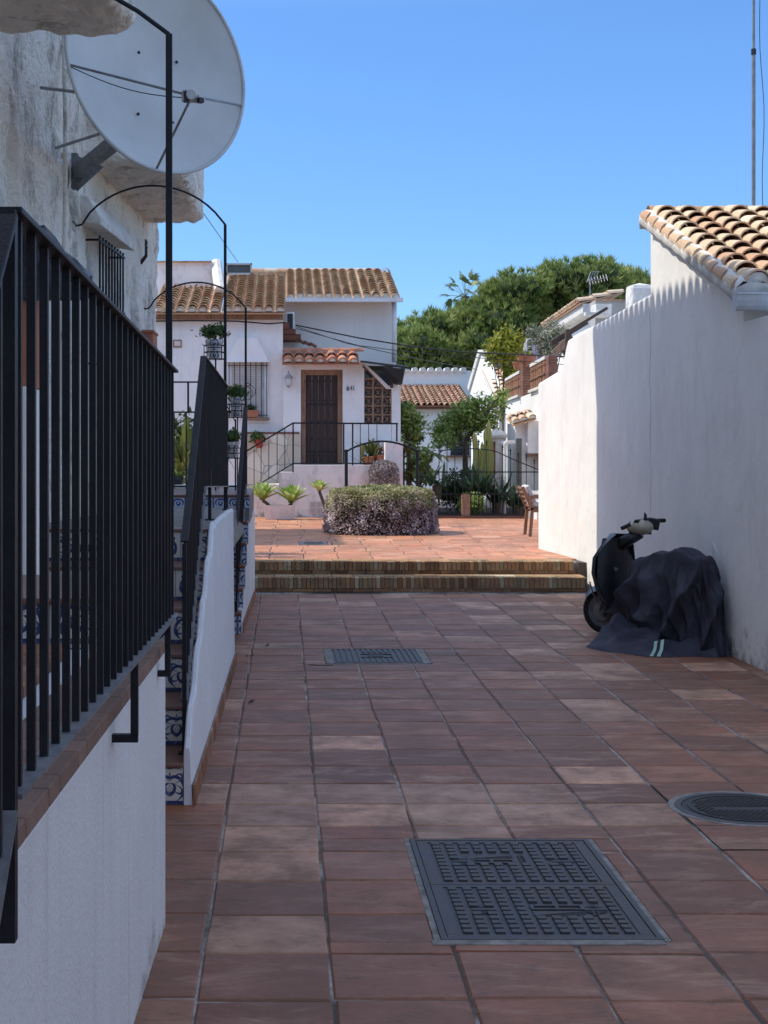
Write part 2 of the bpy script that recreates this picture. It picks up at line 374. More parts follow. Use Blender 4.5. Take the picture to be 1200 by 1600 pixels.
for i in range(-8, 20):
    xa = .152 + s*i
    for k in range(-22, 32):
        ya = 4.724 + SY*k + (.012*math.sin(i*2.1))
        if ya + SY > 17.89: continue
        rw = U(-.012,.012); jg = .0045+.004*noise.noise(Vector((i*3.1,k*.4,2))); x0, x1, y0, y1 = xa+jg, xa+s-jg, ya+.005+rw0.get((i,k),0), ya+SY-.005+rw0.get((i,k+1),0)
        # paving is cut round the covers
        def cut(x0, x1, y0, y1, C, m):
            a, b, c, d = C[0]-m, C[1]+m, C[2]-m, C[3]+m
            if x1 <= a or x0 >= b or y1 <= c or y0 >= d: return [(x0,x1,y0,y1)]
            out = []
            if y0 < c: out.append((x0,x1,y0,c))
            if y1 > d: out.append((x0,x1,d,y1))
            yy0, yy1 = max(y0,c), min(y1,d)
            if x0 < a: out.append((x0,a,yy0,yy1))
            if x1 > b: out.append((b,x1,yy0,yy1))
            return out
        rects = cut(x0,x1,y0,y1,COVER,.022)
        rects = [q for t_ in rects for q in cut(*t_, GRATE, .07)]
        if abs((x0+x1)/2-RC[0]) < .5 and abs((y0+y1)/2-RC[1]) < .55:
            # ring-shaped cut: keep small cells outside of the circle
            out = []
            n = 26
            for q in rects:
                for a in range(n):
                    for b in range(n):
                        u0 = q[0]+(q[1]-q[0])*a/n; v0 = q[2]+(q[3]-q[2])*b/n; du = (q[1]-q[0])/n; dv = (q[3]-q[2])/n
                        if math.hypot(u0+du/2-RC[0], v0+dv/2-RC[1]) > RC[2]+.012: out.append((u0,u0+du,v0,v0+dv))
            rr = R()
            for q in out: pv.face([(q[0],q[2],.001),(q[1],q[2],.001),(q[1],q[3],.001),(q[0],q[3],.001)], 0, rr)
            continue
        pale = None
        if (k in (5, 6) and -1 <= i <= 4 and R() < .9) or (k == 4 and i == -1): pale = U(.93, 1)
        if i in (4,5,6) and k > 11 and R() < .25: pale = 1.
        for q in rects:
            if q[1]-q[0] > .03 and q[3]-q[2] > .03: paver(pv, *q, 0, r=pale)
tag(pv.build('alley_paving', M['paver']), 'terracotta floor tiles of the shaded alley', None, None, 'structure')
# plaza
g = MB(); g.box(-3.2, 9, 18.72, 40, -.05, PZ-.012); g.box(3.6, 9, 18.3, 18.72, -.05, PZ-.012)
tag(g.build('plaza_base', M['mortar']), 'mortar bed under the sunlit plaza tiles', None, None, 'structure')
pl = MB()
PG = (.235, .60, 21.35, 22.15)
for k in range(0, 37):
    y0 = 18.74 + k*.44; off = U(0, .4)
    for i in range(-9, 28):
        x0 = i*.44 + off*(.3 if k % 3 else .0) - .2
        if x0 < -3.1 or x0 > 8.5: continue
        for q in cut(x0+.007, x0+.433, y0+.006, y0+.434, PG, .03):
            if q[1]-q[0] > .03 and q[3]-q[2] > .03: paver(pl, *q, PZ, j=.008, r=U(.15,.9), tilt=.003)
tag(pl.build('plaza_paving', M['plaza_paver']), 'sunlit terracotta tiles of the raised plaza', None, None, 'structure')
# brick-on-edge steps
st = MB(); bd = MB()
for (yf, z0, z1, xr, yb) in ((17.88, 0, .176, 3.63, 18.34), (18.34, .176, PZ, 3.60, 18.73)):
    bd.box(-.37, xr, yf+.02, yb+.02, z0-.02, z1-.012)
    x = -.365
    while x < xr-.02:
        w = U(.046, .060); 
        if x+w > xr: break
        rr = R(); jj = U(-.006,.006)
        st.box(x, x+w-.007, yf+jj, yf+.125, z0+.045, z1-.003+U(-.004,.002), 0, rr)
        x += w
    x = -.365
    while x < xr-.05:
        w = min(U(.2,.26), xr-x); st.box(x, x+w-.01, yf+.012+U(-.004,.004), yf+.1, z0+.003, z0+.038, 0, R()*.6); x += w
    y = yf+.135
    x = -.365
    while x < xr-.05:
        w = min(U(.22,.26), xr-x); st.box(x, x+w-.008, yf+.13, yb-.002 if yb < 18.5 else 18.735, z1-.03, z1-.002+U(-.002,.002), 0, U(.5,1)); x += w
o = bd.build('step_bed', M['mortar'])
tag(o, 'mortar core inside the two brick steps', None, None, 'structure')
tag(st.build('brick_steps', M['brickstep']), 'two mossy brick-on-edge steps rising to the plaza', None, None, 'structure')
# cement strip in front of big cover
g = MB(); g.box(.52, 1.34, 5.225, 5.275, -.011, .0035); g.box(.530,.553,5.28,6.655,-.011,-.001); g.box(1.347,1.37,5.28,6.655,-.011,-.003)
g.build('cement_edging', M['cement']); tag(bpy.data.objects['cement_edging'], 'cement edging strip around the large cover', None, None, 'structure')

# ---------------------------------------------------------------- covers
t = thing('inspection_cover', (.95, 5.95, 0), 'large two-leaf cast iron access cover in the foreground paving', 'utility cover')
fr = MB(); x0, x1, y0, y1 = COVER
for b in ((x0,x1,y0,y0+.022),(x0,x1,y1-.022,y1),(x0,x0+.022,y0+.023,y1-.023),(x1-.022,x1,y0+.023,y1-.023)): fr.box(b[0],b[1],b[2],b[3],-.03,.004)
fr.build('frame', M['cast'], t)
mid = 5.945
for li, (ya, yb) in enumerate(((y0+.026, mid-.003), (mid+.003, y1-.026))):
    ld = MB(); xa, xb = x0+.026, x1-.026
    ld.box(xa, xb, ya, yb, -.03, -.002, 0, .2)
    for b in ((xa,xb,ya,ya+.03),(xa,xb,yb-.03,yb),(xa,xa+.045,ya+.031,yb-.031),(xb-.045,xb,ya+.031,yb-.031)): ld.box(b[0],b[1],b[2],b[3],-.002,.0022,0,.3)
    nx, ny = 11, 11; px_ = (xb-xa-.10)/nx; py_ = (yb-ya-.07)/ny
    xc = (xa+xb)/2; yc = (ya+yb)/2; sgn = 1 if li else -1
    lx0, lx1, ly0, ly1 = xc-.08*sgn-.10, xc-.08*sgn+.10, yc-.07+.02*sgn, yc+.09+.02*sgn
    holes = [(xa+.17, yc), (xb-.15, yc)]
    for i in range(nx):
        for k in range(ny):
            cx_ = xa+.05+px_*(i+.5); cy_ = ya+.035+py_*(k+.5)
            if lx0-.02 < cx_ < lx1+.07 and ly0 < cy_ < ly1: continue
            if any(abs(cx_-h[0]) < .065 and abs(cy_-h[1]) < .05 for h in holes): continue
            ld.box(cx_-px_*.29, cx_+px_*.29, cy_-py_*.33, cy_+py_*.33, -.002, .0072, 0, .1)
    # raised emblem: a fan of ribs above a divided bar
    ex0, ex1 = lx0, lx1; my = (ly0+ly1)/2
    if sgn > 0: fy0, fy1, by0, by1 = my+.01, ly1-.02, ly0+.02, my-.005
    else: fy0, fy1, by0, by1 = ly0+.02, my-.01, my+.005, ly1-.02
    ld.prism([(ex0, fy0, .0), (ex1, fy1, .0), (ex0, fy1, .0)][::1], (0,0,.0025))
    for q in range(3): ld.hexa([(ex0+.05*q+.04,fy0,-.002),(ex0+.05*q+.052,fy0,-.002),(ex1,fy1-.01*q-.004,-.002),(ex1,fy1-.01*q,-.002),(ex0+.05*q+.04,fy0,.001),(ex0+.05*q+.052,fy0,.001),(ex1,fy1-.01*q-.004,.001),(ex1,fy1-.01*q,.001)])
    ld.box(ex0,ex1,by0,by0+.012,-.002,.0055); ld.box(ex0,ex1,by1-.012,by1,-.002,.0055)
    for q in (ex0, (ex0+ex1)/2-.006, ex1-.012): ld.box(q,q+.012,by0+.012,by1-.012,-.002,.0055)
    for q in range(7):
        yy = ly0+.02+q*.018; ld.box(ex1+.022, ex1+.030, yy, yy+.011, -.002,.004); ld.box(ex1+.040, ex1+.048, yy+U(0,.004), yy+.010, -.002,.004)
        ld.box(ex1+.030, ex1+.040, yy+.004, yy+.007, -.002,.004)
    lid = ld.build('lid', M['cast'], t)
    for h in holes:
        kh = MB(); kh.lathe([(.0,.0012),(.046,.0012)], (h[0],h[1],0), 20); kh.build('keyhole', M['rubber'], lid)
        kb = MB(); kb.box(h[0]-.046,h[0]+.046,h[1]-.009,h[1]+.009,.0014,.004); kb.build('key_bar', M['cast'], lid)
t = thing('manhole_cover', (RC[0], RC[1], 0), 'round cast iron manhole cover at the right edge of the foreground', 'manhole cover')
mb = MB(); mb.lathe([(RC[2]-.03,-.02),(RC[2]-.03,.004),(RC[2],.004),(RC[2],-.02)], (RC[0],RC[1],0), 48); mb.build('ring', M['cast'], t)
mb = MB(); mb.lathe([(0,.001),(RC[2]-.033,.001),(RC[2]-.033,-.02)], (RC[0],RC[1],0), 48)
mb.lathe([(RC[2]-.075,.001),(RC[2]-.075,.005),(RC[2]-.06,.005),(RC[2]-.06,.001)], (RC[0],RC[1],0), 48)
for i in range(-8, 9):
    for k in range(-11, 12):
        xx = i*.030 + (.015 if k % 2 else 0); yy = k*.021
        if math.hypot(xx, yy) < .225 and not (abs(yy) < .03 and abs(xx) < .14): mb.box(RC[0]+xx-.011,RC[0]+xx+.011,RC[1]+yy-.006,RC[1]+yy+.006,.001,.005)
mb.build('lid', M['cast_dark'], t)
mb = MB(); mb.lathe([(RC[2]+.001,-.011),(RC[2]+.001,.0028),(RC[2]+.032,.0028),(RC[2]+.036,-.011)], (RC[0],RC[1],0), 48); mb.build('cement_collar', M['cement'], t)
# drain cover by the steps
t = thing('drain_cover', (.76, 12.4, 0), 'ribbed rectangular iron drain cover set in cement, mid alley', 'drain cover')
x0,x1,y0,y1 = GRATE
mb = MB()
for b in ((x0-.065,x0,y0,y1),(x1,x1+.065,y0,y1),(x0-.065,x1+.065,y0-.03,y0-.001),(x0-.065,x1+.065,y1+.001,y1+.03)): mb.box(b[0],b[1],b[2],b[3],-.011,.002)
mb.build('surround', M['cement'], t)
mb = MB(); mb.box(x0+.001,x1-.001,y0+.001,y1-.001,-.02,-.003)
for i in range(15):
    xx = x0+.02+i*.047
    if 5 <= i <= 9: mb.box(xx,xx+.024,y0+.02,y0+.26,-.003,.006,0,0); mb.box(xx,xx+.024,y1-.22,y1-.02,-.003,.006,0,0)
    else: mb.box(xx,xx+.024,y0+.02,y1-.02,-.003,.006,0,0)
mb.box(.63,.89,12.33,12.36,-.003,.006); mb.box(.63,.89,12.52,12.55,-.003,.006); mb.box(.70,.82,12.41,12.47,-.003,.006)
for a_ in ((x0,x1,y0,y0+.018),(x0,x1,y1-.018,y1)): mb.box(a_[0]+.002,a_[1]-.002,a_[2]+.002,a_[3]-.002,-.003,.004,0,0)
mb.build('lid', M['cast'], t)
t = thing('small_drain_cover', (.42,21.7,PZ), 'small square drain cover with pale rim in the plaza', 'drain cover')
x0,x1,y0,y1 = PG
mb = MB()
for b in ((x0-.02,x0+.05,y0,y1),(x1-.05,x1+.02,y0,y1),(x0+.05,x1-.05,y0,y0+.1),(x0+.05,x1-.05,y1-.1,y1)): mb.box(b[0],b[1],b[2],b[3],PZ-.02,PZ+.004)
mb.build('rim', M['cement'], t)
mb = MB(); mb.box(x0+.052,x1-.052,y0+.102,y1-.102,PZ-.02,PZ-.001)
for i in range(4): mb.box(x0+.07+i*.058,x0+.10+i*.058,y0+.14,y1-.14,PZ-.001,PZ+.005)
mb.build('lid', M['cast'], t)

# ---------------------------------------------------------------- roof tile helper
def tiles(mb, O, u, L, v, S, pitch=.235, expo=.33, r0=.093, mortar_m=None, seg=7, jit=1., endcap=True, pan=True, hr=.95):
    O = Vector(O); u = Vector(u).normalized(); v = Vector(v).normalized(); n = u.cross(v).normalized()
    if n.z < 0: n = -n
    nc = max(1, int(round(L/pitch))); pitch = L/nc; nr = max(1, int(round(S/expo)))
    tl = expo*1.22
    if pan: mb.hexa([O-n*.03, O+u*L-n*.03, O+u*L+v*S-n*.03, O+v*S-n*.03, O, O+u*L, O+u*L+v*S, O+v*S], 0, .1)
    for c in range(nc):
        cu = pitch*(c+.5)+U(-.012,.012)*jit; hb = U(-.006,.006)*jit
        for k in range(nr):
            a0 = k*expo + U(-.012,.012)*jit - (.02 if k == 0 else 0); a1 = min(a0+tl, S+.05)
            ra = r0*U(.97,1.04); rb = r0*.80; rr = R()
            yaw = U(-.012,.012)*jit
            ring = []
            for (a, rad, lift, sh) in ((a0, ra, .044, 0), (a1, rb, .000, yaw)):
                row = []; inner = []
                for j in range(seg+1):
                    th = math.pi*j/seg
                    row.append(O + u*(cu+sh - rad*math.cos(th)) + v*a + n*(rad*math.sin(th)*hr+lift+hb))
                    ri = rad-.014
                    inner.append(O + u*(cu+sh - ri*math.cos(th)) + v*a + n*(ri*math.sin(th)*hr+lift+hb-.002))
                ring.append((row, inner))
            mb.grid([ring[0][0], ring[1][0]], 0, rr, flip=True)
            mb.grid([ring[0][1], ring[0][0]], 0, rr*.8, flip=True)
            if k == 0:
                if mortar_m is not None and endcap:
                    ctr = [O + u*(cu - (ra-.016)*math.cos(math.pi*j/seg)) + v*(a0+.025) + n*((ra-.016)*math.sin(math.pi*j/seg)*hr+.028+hb) for j in range(seg+1)]
                    mb.face(ctr, mortar_m, .5)
                mb.grid([ring[0][1], ring[1][1]], 0, rr*.6)
        # channel tile between columns
        if c < nc-1:
            for k in range(nr):
                a0 = k*expo-.03; a1 = a0+tl; cc = pitch*(c+1); rows = []
                for (a, rad, lift) in ((a0, .07, .012), (a1, .082, .02)):
                    rows.append([O + u*(cc - rad*math.cos(math.pi*j/4)) + v*min(a, S) + n*(-rad*.45*math.sin(math.pi*j/4)+.035+lift) for j in range(5)])
                mb.grid(rows, 0, R()*.7, flip=True)

# ---------------------------------------------------------------- right-hand house and wall
WX = 3.73
t = thing('gabled_house', (5.5, 13.3, 0), 'white house on the right with a curved tile roof and shaded gable wall', 'house')
w = MB()
poly = [(WX,10.8,-.05),(WX,15.2,-.05),(WX,15.2,4.02),(WX,12.12,2.98),(WX,12.12,2.76),(WX,10.8,2.76)]
w.prism(poly, (5.3,0,0)); w.build('wall', M['wall'], t, fixn=True)
rf = MB()
e0 = Vector((3.60, 11.95, 3.0)); rdg = Vector((3.60, 15.06, 4.06)); v = (rdg-e0).normalized(); S_ = (rdg-e0).length
tiles(rf, e0+Vector((.05,0,.03)), (1,0,0), 5.6, v, S_, .245, .30, .105, mortar_m=1, seg=9, jit=1.3)
# ridge tiles along the top
for k in range(17):
    x0 = 3.68+k*.33; rows = []
    for (xx, rad) in ((x0, .10), (x0+.40, .085)):
        rows.append([Vector((xx, 15.12 - rad*math.cos(math.pi*j/8), 4.10+rad*math.sin(math.pi*j/8)*.9)) for j in range(9)])
    rf.grid(rows, 0, R(), flip=True)
rf.prism([(3.76,14.98,4.03),(3.76,15.26,4.03),(3.76,15.17,4.15),(3.76,15.07,4.15)], (5.2,0,0), 1)
# rear slope

rf.build('roof_tiles', [M['rooftile'], M['limewash']], t, smooth=False)
# verge: plastered edge with a row of half-buried tiles
vg = MB()
n_ = v.cross(Vector((1,0,0))); n_ = -n_ if n_.z < 0 else n_
a = e0; b = rdg
def vp(s_, x, h): return e0 + v*s_ + Vector((x,0,0)) + n_*h
N_ = 26; rows = []
for i in range(N_+1):
    s_ = -.05 + (S_+.08)*i/N_; wv = .016*math.sin(i*2.4)+U(-.008,.008)
    rows.append([vp(s_, .42, -.13), vp(s_, .06+wv*.3, -.125+wv*.3), vp(s_, -.01+wv*.5, -.06), vp(s_, .0+wv, .03+wv), vp(s_, .05, .085+wv), vp(s_, .14, .07)])
vg.grid(rows, 0, .5)
vg.face([vp(-.05,.42,-.13), vp(-.05,.0,-.125), vp(-.05,-.01,-.06), vp(-.05,0,.03), vp(-.05,.1,.08), vp(-.05,.42,.05)], 0, .5)
vg.face([vp(S_+.03,.42,-.13), vp(S_+.03,.0,-.125), vp(S_+.03,-.01,-.06), vp(S_+.03,0,.03), vp(S_+.03,.1,.08), vp(S_+.03,.42,.05)][::-1], 0, .5)
vo = vg.build('verge', M['limewash'], t, smooth=True, fixn=True)
vt = MB()
for k in range(11):
    s_ = .05+k*.30; rr = R(); rows = []
    for (ss, rad) in ((s_, .088), (s_+.27, .062)):
        rows.append([vp(ss, -.012 + .055*(1-math.cos(math.pi*j/8)), .005+rad*math.sin(math.pi*j/8)) for j in range(9)])
    vt.grid(rows, 0, rr, flip=False)
    vt.face(rows[0], 0, rr*.6)
vt.build('verge_tile', M['rooftile'], vo)
# gutter with bracket
gt = MB(); GY = 11.87; rows = []
for i in range(9):
    th = math.pi*i/8; rows.append([Vector((xx, GY - .075*math.cos(th), 2.955 - .13*math.sin(th))) for xx in (3.585, 9)])
gt.grid(rows); rows2 = [[p + Vector((0, -.008 if False else 0, .006)) for p in r_] for r_ in rows]; gt.grid(rows2, flip=True)
gt.face([rows[i][0] for i in range(9)], 0)
gt.tube([(3.585,GY-.077,2.957),(9,GY-.077,2.957)], .009, 6)
gt.build('gutter', M['zinc'], t)
ck = MB(); pts = []
for i in range(34):
    z = 3.30 - i*.075; pts.append((WX-.0015, 15.215+.02*math.sin(i*.7)+U(-.008,.008)-(.0 if z > 2.5 else (2.5-z)*.02), z))
ck.tube(pts, [.0016+.0014*R() for _ in pts], 4); ck.build('crack', M['limewash'], t)
# courtyard wall between the gable house and the plaza
t = thing('courtyard_wall', (3.85, 18, 0), 'whitewashed boundary wall continuing the gable, its far end in sunlight', 'wall')
def ramped(ax, ay, bx, by, prof, th, mb, n=24, soft=.035, zb=-.05):
    # prof(s) gives the top; rounded, slightly uneven coping
    d = Vector((bx-ax, by-ay, 0)); L = d.length; d.normalize(); nr = Vector((d.y, -d.x, 0))
    if nr.x < 0: nr = -nr
    rows = []
    for i in range(n+1):
        s_ = i/n; z = prof(s_); p = Vector((ax, ay, 0)) + d*L*s_; w_ = .006*noise.noise(Vector((ax+i*.7, 3, 1)))
        rows.append([p+Vector((0,0,zb)), p+nr*w_+Vector((0,0,z-soft)), p+nr*(soft*.3)+Vector((0,0,z-soft*.3)), p+nr*soft+Vector((0,0,z+w_)), p+nr*(th-soft)+Vector((0,0,z+w_)), p+nr*th+Vector((0,0,z-soft)), p+nr*th+Vector((0,0,zb))])
    mb.grid(rows, 0, .5)
    mb.face([rows[0][k] for k in range(7)], 0, .5); mb.face([rows[-1][k] for k in range(7)][::-1], 0, .5)
    return rows
w = MB()
ramped(WX, 15.203, 3.735, 17.95, lambda s_: 3.31 - .09*s_, .28, w, 20)
def prof2(s_):
    if s_ < .44: return 3.22 - .10*s_/.44
    if s_ < .56:
        k = (s_-.44)/.12; return 3.12 - .36*(k*k*(3-2*k))
    return 2.76 - .13*(s_-.56)/.44
ramped(3.735, 17.95, 3.51, 20.62, prof2, .28, w, 40)
w.build('wall', M['wall'], t, smooth=False, fixn=True)

# mast behind the right-hand roof
t = thing('aerial_mast', (5.03, 16.0, 3.2), 'tall grey steel mast rising behind the right-hand tile roof', 'mast')
mb = MB(); mb.tube([(5.03,16.0,3.2),(5.03,16.0,6.0)], .020, 10); mb.tube([(5.03,16.0,5.9),(5.03,16.0,9.2)], .015, 10); mb.build('pole', M['steel'], t)
mb = MB(); mb.lathe([(.024,-.03),(.028,-.03),(.028,.03),(.02,.03)], (5.03,16.0,5.98), 10); mb.build('clamp', M['black'], t)
mb = MB(); mb.tube([(5.10+.012*math.sin(i*.9)+.03*math.sin(i*.25), 15.98, 3.6+i*.2) for i in range(26)], .004, 5); mb.build('cable', M['wire'], t)

# ---------------------------------------------------------------- left building (rough stucco)
def wx(y): return -1.71 + .0646*(y-12.1)
t = thing('stucco_house', (-3.5, 10, 0), 'tall rough stucco house with projecting slabs along the left', 'house')
EY = 18.95; EZ = 8.89
b = MB()
b.hexa([(-9,-7,-.05),(wx(-7)-.06,-7,-.05),(wx(16.4)-.06,16.4,-.05),(-9,16.4,-.05),(-9,-7,EZ-.2),(wx(-7)-.06,-7,EZ-.2),(wx(16.4)-.06,16.4,EZ-.2),(-9,16.4,EZ-.2)])
b.box(-9,-1.72,16.38,EY,-.05,EZ-.2)
b.build('core_wall', M['stucco'], t)
sw = MB(); rows = []
def disp(y, z, amp=.035):
    n1 = noise.noise(Vector((y*3.1, z*2.0, 1.3))); n2 = noise.noise(Vector((y*9, z*6, 4.1))); n3 = noise.noise(Vector((y*.8, z*.5, 9)))
    rid = max(0, n1)**1.2
    n4 = noise.noise(Vector((y*22, z*15, 2.2)))
    return amp*1.5*(n1*.4 + n2*.45 + rid*.5 + n4*.25) + .04*n3
ny, nz = 300, 170
for i in range(ny+1):
    y = 8.3 + (16.47-8.3)*i/ny; r_ = []
    for k in range(nz+1):
        z = .9 + 6.*k/nz; d_ = disp(y, z)
        # shallow vertical recesses
        for (yc, zc, wy, wz) in ((10.0, 3.55, .17, .6), (14.9, 3.0, .2, .6), (12.0, 3.75, .10, .28), (15.9,3.1,.08,.4)):
            q = ((y-yc)/wy)**2 + ((z-zc)/wz)**2
            if q < 1: d_ -= .08*min(1, (1-q)*3)
        win = (12.6 < y < 13.9 and 2.2 < z < 3.55)
        if win: d_ = -.22
        r_.append(Vector((wx(y)+d_+.01, y + (.02*noise.noise(Vector((z*4, 7, y))) if i == ny else 0), z)))
    rows.append(r_)
# turn the corner at the far end
r_ = [Vector((p.x-.6, 16.50, p.z)) for p in rows[-1]]; rows.append([Vector((p.x-.03, p.y+.03, p.z)) for p in rows[-1]]); rows.append(r_)
sw.grid(rows, 0, .5, flip=True)
sw.build('wall', M['stucco'], t, smooth=True)
def slab(y0, y1, x1, z0, z1, name='slab'):
    mb = MB(); x0 = -2.4; nx, ny_, nz_ = 60, 120, 24
    def f(p):
        n = noise.noise(p*7)*.028 + noise.noise(p*19)*.018 + noise.noise(p*2)*.02
        c = Vector(((x0+x1)/2, (y0+y1)/2, (z0+z1)/2)); d = p-c
        e = .09
        q = Vector((max(0, abs(d.x)-((x1-x0)/2-e))*math.copysign(1, d.x), max(0, abs(d.y)-((y1-y0)/2-e))*math.copysign(1, d.y), max(0, abs(d.z)-((z1-z0)/2-e))*math.copysign(1, d.z)))
        base = Vector((math.copysign(min(abs(d.x), (x1-x0)/2-e), d.x), math.copysign(min(abs(d.y), (y1-y0)/2-e), d.y), math.copysign(min(abs(d.z), (z1-z0)/2-e), d.z)))
        if q.length > 0: q = q.normalized()*e
        return c + base + q + (q.normalized() if q.length else Vector())*n
    lin = lambda a, b, n, i: a+(b-a)*i/n
    def fc(fn, na, nb, flip=False): mb.grid([[f(fn(i, k)) for k in range(nb+1)] for i in range(na+1)], 0, .5, flip)
    fc(lambda i,k: Vector((lin(x0,x1,nx,i), y0, lin(z0,z1,nz_,k))), nx, nz_)
    fc(lambda i,k: Vector((lin(x0,x1,nx,i), y1, lin(z0,z1,nz_,k))), nx, nz_, True)
    fc(lambda i,k: Vector((lin(x0,x1,nx,i), lin(y0,y1,ny_,k), z0)), nx, ny_, True)
    fc(lambda i,k: Vector((lin(x0,x1,nx,i), lin(y0,y1,ny_,k), z1)), nx, ny_)
    fc(lambda i,k: Vector((x1, lin(y0,y1,ny_,i), lin(z0,z1,nz_,k))), ny_, nz_)
    return mb.build(name, M['stucco'], t, smooth=True)
slab(5.2, 8.68, -.875, 4.14, 4.85); slab(12.55, 16.0, -.872, 4.14, 4.95)
# eave high above, out of the picture, casts the scalloped shadow
ev = MB()
tiles(ev, (-1.02, -7, EZ), (0,1,0), EY+7+.05, (-1,0,.3), 2.4, .235, .36, .098, seg=6, pan=True)
ev.build('roof_tiles', M['rooftile'], t)
# pipe
mb = MB(); mb.tube([(wx(11.3)+.09+.012*math.sin(z*2), 11.3+.02*math.sin(z*1.3), z) for z in [1.5+.25*i for i in range(21)]], .017, 8)
for z in (2.6, 3.95, 4.9): mb.lathe([(.018,-.02),(.027,-.02),(.027,.02),(.018,.02)], (wx(11.3)+.09, 11.3, z), 8)
mb.build('drainpipe', M['stucco'], t, smooth=True)
# window with bars and hood
wy0, wy1 = 12.6, 13.9
wn = MB(); wn.box(wx(13.25)-.25, wx(13.25)-.21, wy0, wy1, 2.2, 3.6); wf = wn.build('window', M['glass'], t)
gr = MB()
for k in range(9):
    y = wy0+.08+k*(wy1-wy0-.16)/8; gr.tube([(wx(y)+.10, y, 2.35),(wx(y)+.10, y, 3.54)], .008, 6, square=True)
for z in (2.45, 2.98, 3.50): gr.tube([(wx(wy0)+.10, wy0+.02, z),(wx(wy1)+.10, wy1-.02, z)], .009, 4, square=True)
for z in (2.45, 3.50):
    for y in (wy0+.05, wy1-.05): gr.tube([(wx(y)-.03, y, z),(wx(y)+.10, y, z)], .009, 4, square=True)
gr.build('grille', M['iron'], wf)
hd = MB(); x_ = wx(12.2)
hd.prism([(x_-.02,12.2,3.60),(x_+.20,12.2,3.56),(x_+.20,12.2,3.62),(x_+.09,12.2,3.80),(x_-.02,12.2,3.82)], (.11,1.65,0)); hd.build('window_hood', M['limewash'], t, bevel=.01)
nz = MB()
for k in range(3): nz.tube([(wx(15.2)+.03,15.2+k*.07,3.62),(wx(15.2)+.09,15.2+k*.07,3.70),(wx(15.2)+.09,15.2+k*.07,3.86)], .008, 6)
nz.tube([(wx(15.2)+.09,15.15,3.8),(wx(15.2)+.09,15.4,3.8)], .008, 6); nz.build('service_bracket', M['iron'], t)
# unseen low block, hidden by the corner, added to shade the left plaza
t = thing('plaza_shade_block', (-4.5, 24, 0), 'unseen low tiled block added behind the stucco house to shade the plaza', 'house')
b = MB(); b.box(-9,-2.55,22.1,25.9,-.05,3.9); b.build('wall', M['wall_far'], t)
ev = MB(); tiles(ev, (-2.28, 22.0, 4.0), (0,1,0), 4.2, (-1,0,.3), 2.4, seg=5); ev.build('roof_tiles', M['rooftile'], t)
# unseen blocks added behind and right of the camera to hold back sky light
t = thing('right_sky_blocker', (6.5, 2, 0), 'unseen low white block added at the near right to hold back sky light', 'house')
b = MB(); b.box(5.3, 9.5, -7, 9.2, -.05, 3.2); b.build('wall', M['wall_far'], t)
t = thing('rear_sky_blocker', (0, -5, 0), 'unseen white block added behind the viewer to hold back sky light', 'house')
b = MB(); b.box(-2.6, 4.2, -9, -6.2, -.05, 5.0); b.build('wall', M['wall_far'], t)

# ---------------------------------------------------------------- satellite dish
dc = Vector((-.845, 10.0, 4.30)); dn = Vector((.634,-.737,.106)).normalized()
t = thing('satellite_dish', tuple(dc), 'huge pale grey satellite dish bracketed to the stucco wall', 'satellite dish')
du = dn.cross(Vector((0,0,1))).normalized(); dv = du.cross(dn).normalized()
mb = MB(); RD = .725; fl = .62; rows = []
nr_ = 16; na = 72
for side in (0, 1):
    rows = []
    for i in range(nr_+1):
        q = RD*i/nr_; rows.append([dc + du*q*math.cos(2*math.pi*j/na) + dv*q*math.sin(2*math.pi*j/na) + dn*(q*q/(4*fl) - RD*RD/(4*fl) - .012*side) for j in range(na+1)])
    mb.grid(rows, 0, .5, flip=bool(side))
dob = mb.build('reflector', M['dish'], t, smooth=True)
mb = MB(); mb.tube([dc + (du*math.cos(2*math.pi*j/na) + dv*math.sin(2*math.pi*j/na))*(RD+.004) for j in range(na+1)], .013, 8, cap=False); mb.build('rim', M['dish_rim'], dob, smooth=True)
for (px, py) in ((217,82),(276,97),(216,178),(270,192)):
    d_ = P(px, py, 1.); cam = Vector((0,0,H)); d_ = (d_-cam).normalized()
    den = d_.dot(dn); k = (dc - dn*.16 - cam).dot(dn)/den; mb = MB(); mb.lathe([(0,-.012),(.008,-.010),(.012,0)], tuple(cam+d_*k), 8, axis='Y'); mb.build('bolt', M['black'], dob)
lnb = Vector((-.585, 9.40, 3.957))
def rim(px, py):
    cam = Vector((0,0,H)); d_ = (P(px, py, 1.)-cam).normalized(); k = (dc-cam).dot(dn)/d_.dot(dn); p = cam+d_*k; q = p-dc
    return dc + q.normalized()*RD
for (px, py) in ((115,100),(380,165),(245,256)):
    mb = MB(); mb.tube([rim(px,py)-dn*.01, lnb], .0085, 6); mb.build('strut', M['steel'], t)
mb = MB(); rot = dn.to_track_quat('Y','Z').to_matrix(); mb.lathe([(.0,-.05),(.030,-.05),(.038,-.03),(.038,.03),(.025,.05),(0,.05)], tuple(lnb), 14, axis='Y')
mb.rbox(lnb+Vector((.045,0,-.02)), (.05,.06,.035), rot); mb.rbox(lnb+Vector((-.04,0,.0)), (.03,.05,.07), rot)
mb.build('feed_horn', M['dish_rim'], t, smooth=False)
mb = MB(); mb.rbox(lnb+Vector((-.035,-.02,-.01)), (.02,.03,.07), rot); mb.build('clamp', M['black'], t)
q_ = rim(115,100); mb = MB(); mb.tube([lnb.lerp(q_, i/12)+Vector((0,.01,-.05*math.sin(math.pi*i/12)-.012)) for i in range(13)], .0035, 5); mb.build('cable', M['wire'], t)
mb = MB(); mb.rbox(lnb+Vector((.055,-.03,-.035)), (.035,.03,.03), rot); mb.build('clamp', M['black'], t)
br = MB(); wxx = wx(11.9)
